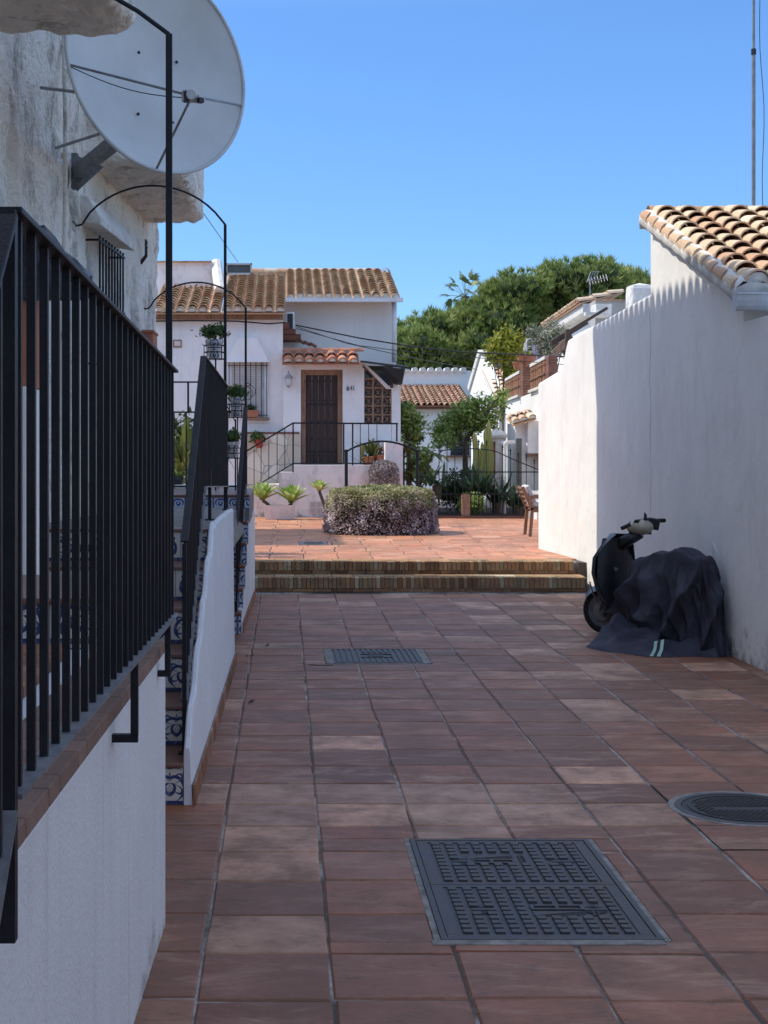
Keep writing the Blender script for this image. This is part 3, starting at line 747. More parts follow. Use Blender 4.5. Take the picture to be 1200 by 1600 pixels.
back = dc - dn*.36
br.rbox(Vector((wxx+.05, 11.9, ZZ(268,11.9))), (.05,.10,.28), Matrix.Identity(3))
A = Vector((wxx+.05, 11.9, ZZ(272,11.9))); B = dc + Vector((-.22,.35,-.35))
dd = (B-A); ln = dd.length; rot = dd.to_track_quat('X','Z').to_matrix()
br.rbox((A+B)/2, (ln,.07,.10), rot)
br.prism([(wxx+.07,11.85,ZZ(245,11.9)),(wxx+.07,11.85,ZZ(300,11.9)),(wxx+.28,11.85,ZZ(262,11.9))], (0,.03,0))
br.tube([B, back], .04, 8)
br.rbox(back+dn*.04, (.30,.05,.30), (-dn).to_track_quat('Y','Z').to_matrix())
br.build('wall_bracket', M['iron_grey'], t)
br = MB(); br.tube([(wx(10.7)+.05,10.7,ZZ(137,10.7)), P(125,147,10.4)+Vector((.1,0,0))], .012, 6); br.tube([(wx(11.2)+.05,11.2,ZZ(231,11.2)), P(165,206,10.4)], .012, 6); br.build('stay', M['steel'], t)

# ---------------------------------------------------------------- near retaining wall and landing
t = thing('landing_wall', (-1.2, 4, 0), 'white painted retaining wall with brick cap under the nearest railing', 'wall')
w = MB(); w.prism([(-.545,.6,-.05),(-.437,5.47,-.05),(-1.95,5.47,-.05),(-2.3,.6,-.05)], (0,0,1.055)); w.build('wall', M['wall_near'], t, fixn=True, bevel=.012)
cp = MB(); y = 1.2; k = 0
while y < 5.42:
    yb = min(y + (.245 if k % 2 else .13), 5.48); f = lambda yy: -.545+.108*(yy-.6)/4.87
    cp.hexa([(f(y)-.20,y,1.004),(f(y)+.006,y,1.004),(f(yb)+.006,yb-.006,1.004),(f(yb)-.20,yb-.006,1.004),(f(y)-.20,y,1.048),(f(y)+.004,y,1.045),(f(yb)+.004,yb-.006,1.045),(f(yb)-.20,yb-.006,1.048)]); y = yb; k += 1
cp.build('brick_cap', M['cap'], t, bevel=.004)
fl_ = MB()
for i in range(7):
    for k in range(19):
        x1 = -.77-i*.2; y0 = .8+k*.24
        if y0+.235 < 5.45: fl_.box(x1-.195, x1, y0, y0+.233, 1.006, 1.04, 0, R())
fl_.build('floor_tile', M['paver'], t)
# tiled back step of the landing
t = thing('landing_step', (-1.35,5.8,1.0), 'low step faced with blue floral tiles behind the nearest railing', 'step')
s_ = MB(); s_.box(-2.2,-.72,5.50,6.5,.9,1.165); s_.build('riser_tile', M['azulejo'], t)
s_ = MB(); s_.box(-2.2,-.70,5.48,6.5,1.166,1.19); s_.build('nosing', M['nosing'], t, bevel=.008)
t = thing('garden_pier', (-1.6,6.9,0), 'white rendered pier seen through the nearest railing bars', 'wall')
s_ = MB(); s_.box(-2.3,-1.165,6.75,7.2,-.05,2.02); s_.build('pier', M['wall_far'], t, bevel=.01)
s_ = MB(); s_.box(-2.3,-1.16,6.80,7.15,2.02,2.50)
for k in range(5): s_.box(-2.3,-1.195,6.795,7.155,2.06+k*.07,2.065+k*.07)
s_.build('terracotta_trough', M['terra'], t, bevel=.01)
bg = MB(); rows = []
for i in range(25):
    rr_ = []
    for j in range(17):
        a = math.pi*j/16; x = -2.2+ (1.28)*i/24; env = .31*(1-.25*i/24)*(1 if i < 21 else .75-.2*(i-21))*(1 if i not in (0,24) else .2)
        n = noise.noise(Vector((x*5, a*2, 1)))*.06+noise.noise(Vector((x*13, a*5, 3)))*.03
        rr_.append(Vector((x+n*.5, 6.97-.20*math.cos(a)*(1+n), 2.53+(env+n)*math.sin(a) - (.12*max(0, math.cos(a))*(1 if i > 8 else .3)))))
    rows.append(rr_)
bg.grid(rows, 0, .5)
tag(bg.build('plastic_sheet', M['bag'], smooth=True), 'crumpled black plastic sheet draped behind the nearest handrail', 'sheet')
t = thing('brick_trough', (-1.40,15.9,2.6), 'small terracotta box fixed at the corner of the stucco house', 'planter')
s_ = MB(); s_.box(-1.52,-1.36,15.4,15.9,2.72,2.92); s_.box(-1.53,-1.35,15.38,15.92,2.92,2.95); s_.build('box', M['terra'], t, bevel=.006)

# ---------------------------------------------------------------- railings
def railing(name, label, pts_top, drop, spacing, bar=.007, railw=.019, posts=None, baseh=None, loc=None, feet=()):
    """pts_top: polyline of the handrail; drop: height of the panel"""
    t = thing(name, loc or tuple(pts_top[0]), label, 'railing')
    mt = MB(); mb_ = MB()
    for a, b in zip(pts_top[:-1], pts_top[1:]):
        a = Vector(a); b = Vector(b); d = b-a; rot = d.to_track_quat('Y','Z').to_matrix()
        mt.rbox((a+b)/2, (railw*2, d.length+.004, .010), rot)
        for_ = (a+b)/2-Vector((0,0,drop)); mb_.rbox(for_, (railw*2, d.length, .008), rot)
    mt.build('handrail', M['iron'], t, bevel=.002); mb_.build('bottom_rail', M['iron_grey'], t)  # bottom rail's grey is sky light painted onto black iron
    # balusters
    acc = 0; rest = 0
    for a, b in zip(pts_top[:-1], pts_top[1:]):
        a = Vector(a); b = Vector(b); d = b-a; hl = math.hypot(d.x, d.y); n = max(1, int(round(hl/spacing)))
        for i in range(n):
            p = a + d*((i+.5)/n)
            q = MB(); q.box(p.x-bar, p.x+bar, p.y-bar, p.y+bar, p.z-drop+.004, p.z-.005); q.build('baluster', M['iron'], t)
    return t
t = railing('railing', 'black iron railing nearest the camera, on the white retaining wall', [(-.408,2.21,2.10),(-.400,5.34,2.017)], .87, .1245)
q = MB()
for (y, z) in ((2.20, 2.098),): q.box(-.424,-.396,y-.012,y+.012,1.02,z)
q.build('newel', M['iron'], t)
for (yb, z) in ((4.05, 1.18), (5.2, 1.155)):
    q = MB(); q.box(-.418,-.398,yb-.012,yb+.012,.965,z); q.box(-.50,-.3985,yb-.012,yb+.012,.947,.968); q.build('bracket', M['iron'], t)
# descending section towards the camera
t = railing('stair_railing', 'short black railing dropping away at the near left corner', [(-.411,1.2,1.25),(-.409,2.18,2.085)], .87, .125, loc=(-.41,1.7,1))
# main stairs railing, sloped then level
t = railing('stair_railing', 'black railing climbing the blue tiled stairs beside the white flank', [(-.505,7.50,1.27),(-.500,9.17,2.30),(-.468,12.05,2.225)], .80, .12, loc=(-.5,7.5,.2))
for (x, y, z0, z1) in ((-.505,7.50,.205,1.26),(-.498,9.9,1.26,1.6),(-.47,11.95,1.24,1.6)): q = MB(); q.box(x-.011,x+.011,y-.011,y+.011,z0,z1); q.box(x-.03,x+.03,y-.03,y+.03,z0-.003,z0+.006); q.build('post', M['iron'], t)
t = railing('stair_railing', 'farthest black stair railing, narrow, above the small blue-tiled stairs', [(-.455,13.95,1.0),(-.408,15.4,2.15),(-.40,15.75,2.13)], .80, .12, loc=(-.43,14.2,0))
q = MB(); q.box(-.467,-.445,13.94,13.96,.003,.3); q.build('post', M['iron'], t)

def arch(label, xr, y, z0, zt, xl, top):
    t = thing('arch_frame', (xr, y, z0), label, 'arch')
    mb = MB(); mb.box(xr-.0115, xr+.0115, y-.0115, y+.0115, z0, zt); mb.build('post', M['iron'], t)
    mb = MB(); pts = []; n = 18; cx_ = (xr+xl)/2; hw = (xr-xl)/2
    for i in range(n+1):
        u_ = -1 + 2*i/n; pts.append((cx_-u_*hw*.97, y, zt + (top-zt)*(1-u_*u_)**.75))
    pts[0] = (xr, y, zt); mb.tube(pts, .0085, 6, square=False)
    mb.tube([pts[-1], (xl-.03, y, zt-.01), (xl-.06, y, zt+.03)], .0085, 6)
    mb.build('arch_bar', M['iron'], t)
arch('tallest-looking black iron arch post, at the end of the nearest railing', -.416, 5.36, 1.15, 3.23, -2.05, 3.50)
arch('middle black iron arch crossing in front of the dish bracket wall', -.483, 12.08, 1.24, 3.545, -1.66, 3.86)
arch('smallest black iron arch, at the top of the far stairs', -.41, 15.66, 1.24, 3.20, -1.44, 3.47)

# ---------------------------------------------------------------- tiled stairs
t = thing('tiled_staircase', (-.9, 8.5, 0), 'staircase with blue floral tile risers and white sawtooth flank', 'staircase')
r_, tr = .204, .444
for k in range(6):
    y0 = 7.27+k*tr; y1 = 7.27+(k+1)*tr if k < 5 else 15.1; z0 = k*r_; z1 = (k+1)*r_
    zb = z1 if k < 5 else 1.125
    m_ = MB(); m_.box(-1.62, -.496, y0+.012, y1+.012 if k < 5 else 9.9, z0-.03 if k else -.02, z1-.022)
    stp = m_.build('step', M['cement'], t)
    m_ = MB(); m_.box(-1.62, -.497, y0+.004, y0+.011, z0+.001, z1-.023); m_.build('riser_tile', M['azulejo'], stp)
    m_ = MB()
    if k < 5: m_.hexa([(-1.62,y0-.012,z1-.021),(-.493,y0-.012,z1-.021),(-.493,y1+.003,z1-.021),(-1.62,y1+.003,z1-.021),(-1.62,y0-.006,z1),(-.493,y0-.006,z1),(-.493,y1+.003,z1),(-1.62,y1+.003,z1)])
    else: m_.hexa([(-1.62,y0-.012,z1-.021),(-.493,y0-.012,z1-.021),(-.493,y0+.12,z1-.021),(-1.62,y0+.12,z1-.021),(-1.62,y0-.006,z1),(-.493,y0-.006,z1),(-.493,y0+.12,z1),(-1.62,y0+.12,z1)])
    m_.build('tread', M['nosing'], stp, bevel=.006)
ld = MB(); ld.hexa([(-1.7,9.615,.9),(-.463,9.615,.9),(-.40,15.11,.9),(-1.55,15.11,.9),(-1.7,9.615,1.222),(-.463,9.615,1.222),(-.455,15.11,1.125),(-1.55,15.11,1.125)]); ld.build('landing', M['cement'], t)
fk = MB()
def fx(y): return -.46+.0105*(y-7.27)
segs = []; ys = []
for i in range(45):
    q = i/44; y = 7.27+q*2.22; ys.append((y, min(1.28, .30+1.03*q**.88) + .03*math.sin(q*5*2*math.pi-1.2) + U(-.006,.006)))
segs.append((9.50, 11.95, 1.275))
for (a, b_, z) in segs:
    n = 4 if b_-a < 1 else 10
    for i in range(n+1): ys.append((a+(b_-a)*i/n + (.004 if i == 0 and a > 7.3 else 0), z + U(-.006,.006) + (-.02*i/n if z > 1.2 else 0)))
rows = []
for (y, z) in ys:
    x = fx(y); w_ = .006*noise.noise(Vector((y*9, z*3, 0)))
    rows.append([Vector((x+.012, y, -.02)), Vector((x+w_+.004, y, z*.5)), Vector((x+w_, y, z-.02)), Vector((x-.008, y, z)), Vector((x-.024, y, z)), Vector((x-.032, y, z-.015)), Vector((x-.032, y, -.02))])
fk.grid(rows, 0, .5); fk.face(rows[0]); fk.face(rows[-1][::-1])
M['flank'] = plaster('thick_limewash', (.74,.75,.78), streak=.18, stain=(.50,.49,.47), bump=.7, bscale=25)
fk.build('flank_wall', M['flank'], t, fixn=True)
sk = MB()
y = 7.262; 
while y < 11.9:
    yb = min(y+.30, 11.94); sk.hexa([(fx(y)+.013,y,-.01),(fx(y)+.028,y,-.01),(fx(yb)+.028,yb-.006,-.01),(fx(yb)+.013,yb-.006,-.01),(fx(y)+.013,y,.10),(fx(y)+.024,y,.10),(fx(yb)+.024,yb-.006,.10),(fx(yb)+.013,yb-.006,.10)]); y = yb
sk.build('skirting_tile', M['paver'], t)
# second, steeper stairs with small blue tiles, and the platform
t = thing('small_staircase', (-.6, 14.5, 0), 'narrow far staircase with small solid blue tile risers', 'staircase')
for k in range(6):
    y0 = 13.87+k*.25; z0 = k*.2+(.0); z1 = z0+.2 if k < 5 else 1.257
    if k == 5: z0 = 1.0
    xl = -.9 if k < 5 else -1.55
    m_ = MB(); m_.box(xl, -.405+.009*k, y0+.012, y0+.262 if k < 5 else 17.35, z0-.03, z1-.028); stp = m_.build('step', M['cement'], t)
    m_ = MB(); m_.box(xl, -.406+.009*k, y0+.003, y0+.011, (z0 if k < 5 else 1.10)+.002, z1-.03); m_.build('riser_tile', M['azulejo_blue'], stp)
    m_ = MB(); m_.box(xl, -.402+.009*k, y0-.01, y0+.258 if k < 5 else 17.35, z1-.027, z1); m_.build('tread', M['nosing'], stp, bevel=.006)
fk = MB()
def f2(y): return -.385+.0145*(y-14.9)
tops = [(13.95,.10),(14.15,.24),(14.4,.42),(14.65,.58),(14.9,.74),(15.2,.90),(15.6,1.0),(17.36,1.02)]
rows = []
for (y, z) in tops:
    x = f2(y); rows.append([Vector((x,y,-.02)), Vector((x,y,z-.015)), Vector((x-.012,y,z)), Vector((x-.07,y,z)), Vector((x-.07,y,-.02))])
fk.grid(rows, 0, .5); fk.face(rows[0]); fk.face(rows[-1][::-1]); fk.build('flank_wall', M['flank'], t, fixn=True)
sk = MB(); sk.hexa([(f2(14)+.001,14,-.01),(f2(14)+.014,14,-.01),(f2(17.3)+.014,17.3,-.01),(f2(17.3)+.001,17.3,-.01),(f2(14)+.001,14,.10),(f2(14)+.012,14,.10),(f2(17.3)+.012,17.3,.10),(f2(17.3)+.001,17.3,.10)]); sk.build('skirting_tile', M['paver'], t)

# ---------------------------------------------------------------- foliage helpers
def leaves(mb, pos_fn, n, size, aspect=.5, up=.3, m=0, droop=0, fold=False):
    for _ in range(n):
        p, nrm, rr = pos_fn()
        d = Vector((U(-1,1),U(-1,1),U(-1,1)+up)).normalized(); s_ = size*U(.6,1.35)
        side = d.cross(nrm if nrm.length else Vector((0,0,1)))
        if side.length < .01: side = Vector((1,0,0))
        side = side.normalized()*s_*aspect*.5
        tip = p + d*s_
        mb.face([p, p+d*s_*.45+side, tip, p+d*s_*.45-side], m, rr)
def lobe_fn(lobes, shell=.35, clump=.12):
    tot = sum(l[3]*l[4]*l[5] for l in lobes)
    seeds = []
    def fn():
        k = U(0, tot)
        for l in lobes:
            k -= l[3]*l[4]*l[5]
            if k <= 0: break
        d = Vector((random.gauss(0,1), random.gauss(0,1), random.gauss(0,1))).normalized()
        q = 1 - shell*R()**1.5
        nn = noise.noise(Vector((l[0]+d.x*2.2, l[1]+d.y*2.2, l[2]+d.z*2.2))*1.7)
        q *= 1 + nn*clump*2
        p = Vector((l[0]+d.x*l[3]*q, l[1]+d.y*l[4]*q, l[2]+d.z*l[5]*q))
        rr = min(1, max(0, .5 + nn*.7 + U(-.3,.3)))
        return p, d, rr
    return fn
def crown(name, lobes, n, size, mat, parent, aspect=.5, shell=.5, clump=.15, up=.2, core=None):
    mb = MB(); leaves(mb, lobe_fn(lobes, shell, clump), n, size, aspect, up); o = mb.build(name, mat, parent)
    if core:
        cb = MB()
        for l in lobes:
            rows = []
            for i in range(7):
                th = math.pi*i/6; rows.append([Vector((l[0]+l[3]*core*math.sin(th)*math.cos(2*math.pi*j/10)*(1+.15*noise.noise(Vector((i,j,l[0])))), l[1]+l[4]*core*math.sin(th)*math.sin(2*math.pi*j/10), l[2]+l[5]*core*math.cos(th))) for j in range(11)])
            cb.grid(rows, 0, .5)
        cb.build('inner_twigs', M['pine_core'], o, smooth=True)
    return o
def sword(mb, base, d, L, w, droop=.4, n=5, rr=None, m=0, fold=.0):
    base = Vector(base); d = Vector(d).normalized(); side = d.cross(Vector((0,0,1)))
    if side.length < .05: side = Vector((1,0,0))
    side.normalize(); A_ = []; B_ = []; C_ = []
    for i in range(n+1):
        s_ = i/n; p = base + d*L*s_ - Vector((0,0,1))*droop*L*s_*s_; ww = w*.5*(math.sin(math.pi*min(1, .22+s_*.78))**.7 if i < n else .02)
        nrm = side.cross(d).normalized()
        A_.append(p+side*ww+nrm*ww*fold); C_.append(p-nrm*0); B_.append(p-side*ww+nrm*ww*fold)
    mb.grid([A_, C_, B_], m, R() if rr is None else rr)

# ---------------------------------------------------------------- the purple-green planted mound
t = thing('planted_mound', (.0,0,0), 'round planter buried under trailing mauve and green foliage', 'planter')
t.location = (1.57, 24.45, PZ)
hx0, hx1, hy0, hy1, hz1 = .66, 2.50, 23.62, 25.3, 1.09
hc = Vector(((hx0+hx1)/2, (hy0+hy1)/2, 0)); hw = (hx1-hx0)/2; hd_ = (hy1-hy0)/2
def mound(a, s_):   # s_ 0 base .. 1 top centre
    ca, sa = math.cos(a), math.sin(a); e = .78
    ex = math.copysign(abs(ca)**e, ca); ey = math.copysign(abs(sa)**e, sa)
    L = s_*1.9
    if L < 1: z = PZ + (hz1-PZ)*(.90*L); q = 1 - .02*L - (.10*(max(0,L-.55)/.45)**2)
    else: k = (L-1)/.9; z = PZ + (hz1-PZ)*(.90+.10*math.sin(k*1.57)); q = .88*(1-k)
    nn = noise.noise(Vector((ca*2.2, sa*2.2, z*2.2)))
    q *= 1 + .05*nn; z += .03*noise.noise(Vector((ca*q*3, sa*q*3, 5)))
    return Vector((hc.x+ex*hw*q, hc.y+ey*hd_*q, z)), Vector((ex, ey, .3 if L < 1 else 2)).normalized(), nn
mb = MB()
for _ in range(26000):
    a = U(0, 2*math.pi); s_ = R()**.9
    if s_ > .53 and R() > (1-(s_-.53)/.47): s_ *= .5
    p, nr2, nn = mound(a, s_); p = p + nr2*U(-.05,.015)
    nn2 = noise.noise(p*6.0)
    rr = min(1, max(0, .45+nn2*.8+U(-.35,.35)))
    d = (Vector((0,0,-1))*U(.1,1.1) + nr2*U(.1,.9) + Vector((U(-1,1),U(-1,1),U(-.6,.8)))*.8).normalized()
    if s_ > .5: d = (nr2 + Vector((U(-1,1),U(-1,1),U(-.2,.5)))).normalized()
    L = U(.022,.045); side = d.cross(nr2+Vector((.01,.02,0))).normalized()*L*.38
    mb.face([p, p+d*L*.5+side, p+d*L, p+d*L*.5-side], 0, rr)
mb.build('foliage', M['trail'], t)
mb = MB(); rows = []
for i in range(17): rows.append([mound(2*math.pi*j/40, i/16)[0]*1. - (mound(2*math.pi*j/40, i/16)[1]*.05) for j in range(41)])
mb.grid(rows, 0, .5, flip=True); mb.build('inner_stems', M['soil'], t, smooth=True)
# hanging ball bush above it, on the terrace wall
t = thing('trailing_bush', (1.95, 29.3, 1.2), 'small mauve trailing bush spilling over the terrace wall', 'plant')
mb = MB()
for _ in range(6500):
    d = Vector((random.gauss(0,1),random.gauss(0,1),random.gauss(0,1))).normalized(); q = U(.8,1.05)
    x = d.x*.27*q; z = d.z*.20*q; 
    if R() < .45: z = -U(0,.30) * (1-abs(x)/.34)**.3; x = U(-.28,.28)
    p = Vector((1.96+x, 29.42+d.y*.2, 1.28+z)); dd = (Vector((U(-1,1),U(-1,.3),-U(.2,1.2)))).normalized(); L = U(.025,.05); side = Vector((dd.z,0,-dd.x)).normalized()*L*.38
    mb.face([p,p+dd*L*.5+side,p+dd*L,p+dd*L*.5-side])
mb.build('foliage', M['trail2'], t)

# ---------------------------------------------------------------- the house with the dark door
FY = 31.0; TY = 29.7
t = thing('village_house', (-.5, 33, 0), 'white house with dark plank door and long curved tile roof, facing the plaza', 'house')
def fbox(mb, px0, px1, py0, py1, Y, y0, y1, m=0, r=None):
    mb.box(XX(px0,Y), XX(px1,Y), y0, y1, ZZ(py1,Y), ZZ(py0,Y), m, r)
w = MB(); fbox(w, 150, 442, 497, 830, FY, FY, FY+6)
w.build('wall', M['wall_house'], t)
w = MB()
# porch wall with door opening and return
dx0, dx1 = XX(470,FY), XX(535,FY); dzt = ZZ(578,FY)
w.box(XX(442,FY)+.002, dx0, FY-.16, FY+.3, 1.2, ZZ(566,FY)); w.box(dx1, XX(566,FY), FY-.16, FY+.3, 1.2, ZZ(566,FY)); w.box(dx0, dx1, FY-.16, FY+.3, dzt, ZZ(566,FY))
w.build('porch_wall', M['wall_house'], t)
w = MB(); w.box(XX(442,FY)+.002, XX(615,33), 32.2, 36, -.05, ZZ(467,32.2)); w.build('upper_wall', M['wall_far'], t)
rf = MB()
e = Vector((XX(215,FY)-.0, FY-.32, ZZ(489,FY-.3))); RY = 36.2
vv = Vector((0, 4.3, 1.28)).normalized()
tiles(rf, (XX(236,FY-.3), FY-.32, ZZ(489,FY-.3)), (1,0,0), XX(344,FY-.3)-XX(236,FY-.3), vv, 2.9, .235, .26, .104, mortar_m=1)
tiles(rf, (XX(344,FY-.3)+.02, FY-.32, ZZ(489,FY-.3)), (1,0,0), XX(444,FY-.3)-XX(344,FY-.3), vv, 4.35, .235, .26, .104, mortar_m=1)
ue = 31.75; uz = ZZ(467.5, ue)
tiles(rf, (XX(447,ue), ue, uz), (1,0,0), XX(626,ue)-XX(447,ue), vv, 3.35, .205, .26, .092, mortar_m=1)
# verge row along the right gable and ridge
zr = uz + 3.35*vv.z; yr = ue + 3.35*vv.y
rf.hexa([(XX(340,ue),yr,zr-.1),(XX(626,ue)-.1,yr,zr-.1),(XX(626,ue)-.1,yr+3.,zr-.9),(XX(340,ue),yr+3.,zr-.9),(XX(340,ue),yr,zr+.02),(XX(626,ue)-.1,yr,zr+.02),(XX(626,ue)-.1,yr+3.,zr-.8),(XX(340,ue),yr+3.,zr-.8)], 1)

for k in range(int((XX(626,ue)-XX(344,ue))/.30)):
    x0 = XX(344,ue)+k*.30; rws = []
    for (xx, rad) in ((x0,.085),(x0+.33,.07)): rws.append([Vector((xx, yr+.02-rad*1.2*math.cos(math.pi*j/8), zr-.01+rad*1.25*math.sin(math.pi*j/8))) for j in range(9)])
    rf.grid(rws, 0, R(), flip=True)
rf.build('roof_tiles', [M['rooftile'], M['limewash']], t)
w = MB()   # brick band under the left eave, fascia
fbox(w, 236, 442, 489, 499, FY-.1, FY-.14, FY-.003); w.build('eave_band', M['frame_wood'], t)
w = MB(); fbox(w, 446, 630, 465, 471.5, 31.6, 31.6, 31.70); w.build('gutter', M['white_pvc'], t)
w = MB(); w.tube([P(616,470,31.9), P(616,566,31.9)], .055, 10); w.tube([P(616,470,31.9), P(622,468,31.65)], .05, 8); w.build('downpipe', M['white_pvc'], t, smooth=True)
w = MB(); fbox(w, 225, 336, 410, 480, 33.6, 33.6, 33.9); w.build('parapet_wall', M['wall_terrace'], t)
w = MB()
for i in range(9): w.rbox((XX(228,33.6)+i*.175, 33.7, ZZ(410,33.6)+.01), (.165,.4,.03), Matrix.Rotation(U(-.05,.05),3,'Y'))
w.build('coping_tile', M['rooftile_far'], t)
w = MB(); w.tube([P(338,412,33.9)+Vector((0,0,.0)), P(344,455,32.4)], .13, 10); w.build('chimney_verge', M['limewash'], t)
sk = MB(); zc = ZZ(421,34.); fbox(sk, 355, 392, 414, 428, 34.2, 34.15, 34.2); sk.build('skylight', M['glass'], t)
skf = MB(); Y_ = 34.14
for (a,b,c,d) in ((353,394,412,414.5),(353,394,427,430),(353,355.5,412,430),(391.5,394,412,430)): fbox(skf, a,b,c,d, 34.2, 34.10, 34.148)
skf.build('frame', M['zinc'], bpy.data.objects['skylight'])
# porch roof
pr = MB(); tiles(pr, (XX(441,FY-.4), FY-.52, ZZ(568,FY-.45)), (1,0,0), XX(561,FY-.4)-XX(441,FY-.4), (0,1,.42), .62, .215, .30, .098, mortar_m=1)
for i in range(7):
    x0 = XX(441,FY)+i*.24; rows = []
    for (xx, rad) in ((x0,.075),(x0+.26,.062)): rows.append([Vector((xx, FY+.07-rad*math.cos(math.pi*j/8), ZZ(550,FY)+.02+rad*math.sin(math.pi*j/8))) for j in range(9)])
    pr.grid(rows, 0, .3+.5*R(), flip=True)
pr.build('porch_roof', [M['rooftile_red'], M['limewash']], t)
st_ = MB()
for i, (a,b,c,d) in enumerate(((442,470,523,532),(442,462,515,524),(442,452,505,516))): fbox(st_, a,b,c,d, 31.5, 31.3, 32.1)
for i in range(6): st_.rbox((XX(444+i*9,31.6), 31.45, ZZ(527+i*2.6,31.6)), (.16,.24,.05), Matrix.Rotation(.5,3,'Y'))
st_.build('stepped_flashing', M['brick'], t)
fu = MB(); fbox(fu, 447, 460, 489, 524, 31.6, 31.35, 31.6)
un = fu.build('air_conditioner', M['white_pvc'], t, bevel=.01); fu = MB(); fbox(fu, 449, 457.5, 492, 521, 31.6, 31.335, 31.349); fu.build('grille', M['black'], un)
# door
d_ = MB(); Yd = FY+.02
fr_ = .10
d_.box(dx0+.001, dx0+fr_, Yd-.06, Yd+.1, 1.38, dzt-.001); d_.box(dx1-fr_, dx1-.001, Yd-.06, Yd+.1, 1.38, dzt-.001); d_.box(dx0+fr_, dx1-fr_, Yd-.06, Yd+.1, dzt-.11, dzt-.001)
door = MB(); npk = 5; pw = (dx1-dx0-2*fr_)/npk
for i in range(npk): door.box(dx0+fr_+i*pw+.004, dx0+fr_+(i+1)*pw-.004, Yd, Yd+.05, 1.385, dzt-.112)
dob = door.build('door', M['door'], t); d_.build('frame', M['frame_wood'], dob, bevel=.006)
nl = MB()
for i in range(npk+1):
    for z in (1.55, 1.9, 2.25, 2.7, 3.1): nl.rbox((dx0+fr_+i*pw*.98+.01, Yd-.008, z), (.025,.016,.03), Matrix.Identity(3))
for z in (1.62, 2.6): nl.box(dx0+fr_+.02, dx1-fr_-.02, Yd-.006, Yd+.001, z, z+.03)
nl.build('stud', M['iron'], dob)
# window with roller shutter
wx0, wx1, wz0, wz1 = XX(356,FY), XX(419,FY), ZZ(652,FY), ZZ(564,FY)
w = MB(); w.box(wx0, wx1, FY-.012, FY-.002, wz0, wz1); win = w.build('window', M['zinc'], t)
w = MB(); [fbox(w, a, b_, 564, 652, FY, FY-.05, FY-.013) for a, b_ in ((356,362),(413,419))]; w.build('frame', M['white_pvc'], win)
w = MB(); n = 30
for i in range(n): z = wz0+.02+i*(wz1-wz0-.04)/n; w.rbox(((wx0+wx1)/2-.04, FY-.026, z+.018), (wx1-wx0-.20,.010,.030), Matrix.Rotation(.5,3,'X'))
w.build('shutter', M['white_pvc'], win)
w = MB()
for i in range(8): x = wx0+.03+i*(wx1-wx0-.06)/7; w.tube([(x,FY-.10,wz0),(x,FY-.10,wz1-.02)], .008, 5)
for z in (wz0+.04, wz1-.10): w.tube([(wx0,FY-.10,z),(wx1,FY-.10,z)], .008, 5)
for s_ in (-1,1):
    w.tube([((wx0+wx1)/2+s_*(.16*math.sin(k*.52)), FY-.105, wz0+.35+k*.06) for k in range(7)], .006, 5)
    w.tube([((wx0+wx1)/2+s_*(.10*math.sin(k*.6+.6)), FY-.105, wz0+.42+k*.05) for k in range(6)], .006, 5)
w.build('grille', M['iron'], win)
w = MB(); w.prism([(XX(354,FY),FY-.003,ZZ(564,FY)),(XX(420,FY),FY-.003,ZZ(564,FY)),(XX(402,FY),FY-.003,ZZ(527,FY)),(XX(372,FY),FY-.003,ZZ(527,FY))], (0,-.05,0)); w.prism([(XX(354,FY),FY-.06,ZZ(564,FY)),(XX(420,FY),FY-.06,ZZ(564,FY)),(XX(402,FY),FY-.055,ZZ(529,FY)),(XX(372,FY),FY-.055,ZZ(529,FY))], (0,-.10,0))
w.box(XX(353,FY),XX(421,FY),FY-.20,FY-.003,ZZ(566.5,FY),ZZ(564.2,FY)); w.build('shutter_box', M['wall_house'], t, fixn=True)
w = MB(); fbox(w, 384, 421, 653, 656, FY, FY-.16, FY-.003); w.build('sill', M['frame_wood'], t)
w = MB()
for i in range(4): fbox(w, 384, 420.5, 657+i*5.4, 662+i*5.4, FY, FY-.03, FY-.003)
w.build('sill_course', M['wall_house'], t)
# crazy-paving cladding strip with brown top line
w = MB(); fbox(w, 380, 469, 678, 760, FY-.17, FY-.19, FY-.162); w.build('stone_cladding', M['crazy'], t)
w = MB(); fbox(w, 380, 468, 675, 678, FY-.17, FY-.20, FY-.163); w.build('cladding_trim', M['nosing'], t)
# lattice bay at the right of the door
bx0, bx1 = XX(566,FY), XX(626,FY)
w = MB(); fbox(w, 612, 626, 606, 726, FY-.16, FY-.16, FY+.6); fbox(w, 566, 569, 575, 726, FY-.16, FY-.159, FY+.5); fbox(w, 569, 611.5, 663, 728, FY-.16, FY-.16, FY-.02)
w.build('bay_wall', M['wall_house'], t)
w = MB(); w.prism([(XX(563,FY),FY-.17,ZZ(566,FY)),(XX(567,FY),FY-.17,ZZ(566,FY)),(XX(606,FY),FY-.17,ZZ(603,FY)),(XX(626,FY),FY-.17,ZZ(604,FY)),(XX(626,FY),FY-.17,ZZ(609,FY)),(XX(603,FY),FY-.17,ZZ(608,FY))], (0,.3,0)); w.build('sloping_trim', M['wall_house'], t, fixn=True)
lt = MB(); cols = [569,583.5,598,612]; rows_ = [578,592,606,620,634,648,662]
for x in cols[:]: lt.tube([P(x-.5,580 if x < 575 else (588 if x < 590 else 602),FY-.1), P(x-.5,663,FY-.1)], .017, 4, square=True)
for z in rows_: lt.tube([P(569,z,FY-.1), P(min(612, 569+ (z-570)*1.25) if z < 606 else 612,z,FY-.1)], .015, 4, square=True)
